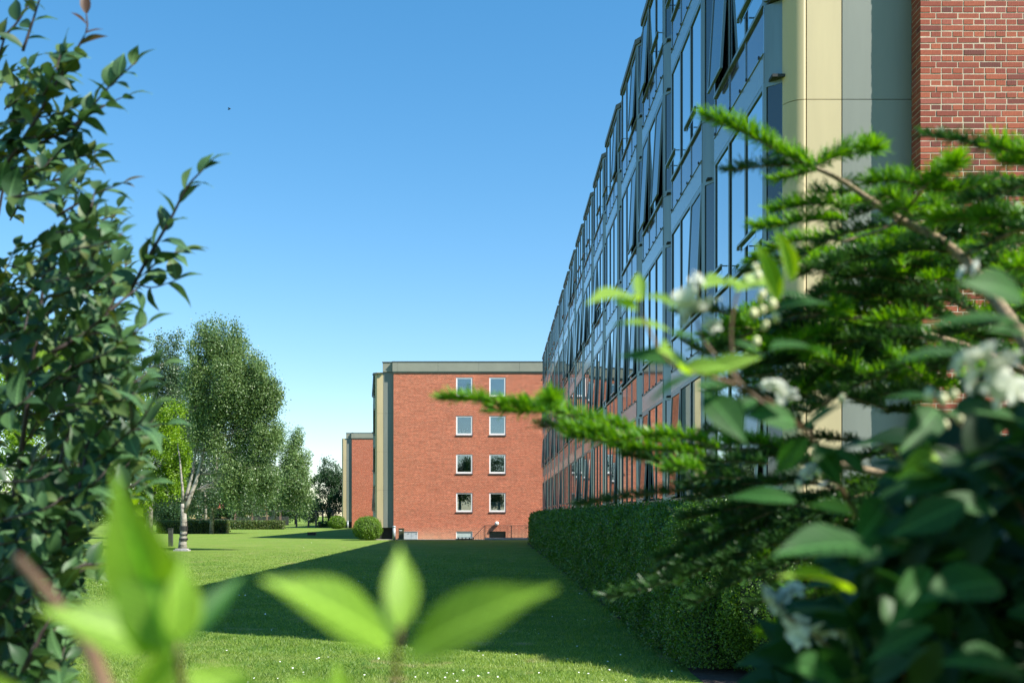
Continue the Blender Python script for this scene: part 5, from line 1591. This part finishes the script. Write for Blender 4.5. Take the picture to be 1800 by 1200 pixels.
# blossoms: double white flowers of many petals
def blossom_mesh():
    m = MB()
    rr_ = random.Random(3)
    for ring, (cnt, el, ln) in enumerate(((5, .15, 1.0), (5, .6, .85), (5, 1.0, .65), (4, 1.3, .45))):
        for k in range(cnt):
            a = 2 * math.pi * k / cnt + ring * .6 + rr_.uniform(-.15, .15)
            ca, sa = math.cos(a), math.sin(a)
            V = []
            for i in range(6):
                t = i / 5; w_ = .30 * math.sin(math.pi * min(1, t * .85 + .08)) ** .7
                e = el + .35 * math.sin(t * 3)
                r_ = ln * t * math.cos(el * .9); z = ln * t * math.sin(e)
                for s in (-1, 0, 1):
                    V.append((r_ * ca - s * w_ * sa, r_ * sa + s * w_ * ca, z + .06 * abs(s) + rr_.uniform(-.02, .02)))
            m.add(V, [(i * 3 + j, i * 3 + 3 + j, i * 3 + 4 + j, i * 3 + 1 + j) for i in range(5) for j in range(2)])
    return m.mesh('blossom', M['petal'], True)


BL = blossom_mesh()
bu = [(math.sin(math.pi * j / 6) * math.cos(2 * math.pi * i / 8) * .7, math.sin(math.pi * j / 6) * math.sin(2 * math.pi * i / 8) * .7, -math.cos(math.pi * j / 6)) for j in range(7) for i in range(8)]
BUD = mk('bud', bu, Fb, M['bud'], True)
flowers = [(1228, 515, .78, .020), (1205, 535, .77, .018), (1240, 548, .78, .019), (1215, 560, .79, .016), (1252, 575, .8, .010), (1262, 572, .8, .008), (1225, 498, .77, .012),
           (1735, 630, .62, .016), (1700, 640, .62, .013), (1765, 650, .62, .018), (1745, 680, .62, .018), (1780, 690, .62, .014), (1720, 665, .62, .014),
           (1345, 1055, .8, .018), (1380, 1060, .8, .018), (1360, 1075, .8, .016), (1395, 1040, .8, .012), (1400, 1105, .8, .016), (1435, 1115, .8, .02), (1470, 1110, .8, .012), (1410, 1120, .8, .014),
           (1365, 685, .85, .013), (1385, 700, .85, .013), (1375, 715, .85, .012), (1350, 680, .85, .01), (1740, 495, .75, .012), (1720, 470, .75, .009), (1695, 480, .8, .008),
           (1418, 832, .9, .009), (1425, 825, .9, .008), (1448, 855, .9, .008), (1545, 880, .9, .009), (1560, 878, .9, .008), (1590, 825, .9, .007), (1780, 940, .7, .01), (1590, 1110, .8, .012), (1560, 1120, .8, .012)]
for (px, py, d_, r_) in flowers:
    o = link('blossom', BL, shrub, tuple(P(px, py, d_) - SO)); o.scale = (r_ * .8,) * 3
    o.rotation_euler = (rnd.uniform(.2, 1.5), rnd.uniform(-.8, .8), rnd.uniform(0, 6))
for (px, py, d_, r_) in [(1332, 485, .8, .0045), (1350, 478, .8, .004), (1338, 520, .8, .005), (1358, 535, .8, .005), (1365, 558, .8, .0045), (1325, 550, .8, .0045), (1345, 572, .8, .004), (1330, 600, .8, .004), (1352, 508, .8, .0035), (1328, 470, .8, .0035), (1340, 545, .8, .004),
                         (1634, 694, .7, .0055), (1656, 700, .7, .005), (1676, 696, .7, .0048), (1638, 730, .7, .005), (1684, 732, .7, .005), (1660, 745, .7, .004), (1780, 700, .7, .005), (1405, 850, .9, .004), (1440, 830, .9, .004), (1600, 880, .8, .004), (1480, 700, .85, .004)]:
    o = link('bud', BUD, shrub, tuple(P(px, py, d_) - SO)); o.scale = (r_,) * 3; o.rotation_euler = (rnd.uniform(-.6, .6), rnd.uniform(-.6, .6), 0)

# ------------------------------------------------------------------ blurred shoots right before the lens
def shoot_plant(base_px, label, leaves_, stems):
    o = empty('leafy_shoot', tuple(P(*base_px) * np.array([1, 1, 0]))); tag(o, label, 'plant', 'young shoots close to the lens')
    O = np.array(o.location)
    for (x0, y0, x1, y1, d_, kind, ws, N, dt) in leaves_:
        put_leaf(kind, P(x0, y0, d_) - O, P(x1, y1, d_ + dt) - O, N, o, ws)
    for l, r0 in stems:
        c = bez([P(*q) for q in l], 12); MB().tube([q - O for q in c], list(np.linspace(r0, r0 * .6, 12)), 8).build('stem', M['red_stem'], o, True)
    return o


shoot_plant((698, 1200, .34), 'young green shoot with an upright leaf between two spread ones, bottom centre',
            [(690, 1135, 478, 1003, .31, 'lime', 1.05, (-.25, -1, .9), -.03), (712, 1148, 962, 1018, .31, 'lime', .95, (.2, -1, .9), -.02), (702, 1105, 706, 955, .31, 'lime', 1.0, (.35, -1, .15), .01),
             (690, 1120, 640, 1060, .32, 'mocky', 1.0, (0, -1, .3), .03)],
            [([(720, 1900, .39), (705, 1400, .37), (695, 1200, .36), (704, 1100, .35)], .0016)])
shoot_plant((300, 1200, .36), 'large light green shoot rising blurred at bottom left',
            [(305, 1140, 185, 835, .32, 'lime', 1.05, (-.3, -1, .3), -.01), (318, 1130, 322, 985, .31, 'lime', 1.2, (.5, -1, .1), .0), (295, 1140, 75, 1062, .32, 'lime', 1.05, (0, -.9, .7), -.02),
             (300, 1150, 235, 905, .31, 'lime', 1.3, (-.2, -1, .2), .01), (320, 1130, 430, 1000, .33, 'mock', .6, (0, -1, .2), .02),
             (330, 1180, 480, 1250, .31, 'lime', 1.2, (0, -1, .8), .0), (250, 1260, 300, 1130, .34, 'lime', 1.4, (0, -1, .3), .0), (200, 1290, 120, 1190, .32, 'lime', 1.2, (0, -1, .4), 0)],
            [([(420, 1900, .33), (340, 1350, .37), (310, 1130, .36)], .0018), ([(420, 1900, .33), (200, 1250, .35), (150, 1130, .37), (90, 1050, .38), (30, 980, .39)], .0034)])
shoot_plant((590, 1300, .33), 'blurred green leaf rising from the bottom edge left of the centre shoot',
            [(620, 1270, 505, 1190, .4, 'lime', 1.3, (0, -1, .7), 0), (600, 1280, 660, 1195, .4, 'lime', 1.2, (0, -1, .6), 0), (610, 1280, 590, 1165, .4, 'lime', 1.3, (0, -1, .7), 0)],
            [([(640, 1900, .37), (610, 1270, .4)], .0015)])
shoot_plant((40, 1300, .33), 'green leaf blurred in the bottom left corner',
            [(60, 1290, -60, 1170, .31, 'lime', 1.0, (0, -1, .6), 0), (60, 1290, 40, 1180, .31, 'mock', 1.0, (0, -1, .6), 0)],
            [([(60, 1900, .37), (60, 1290, .35)], .0015)])
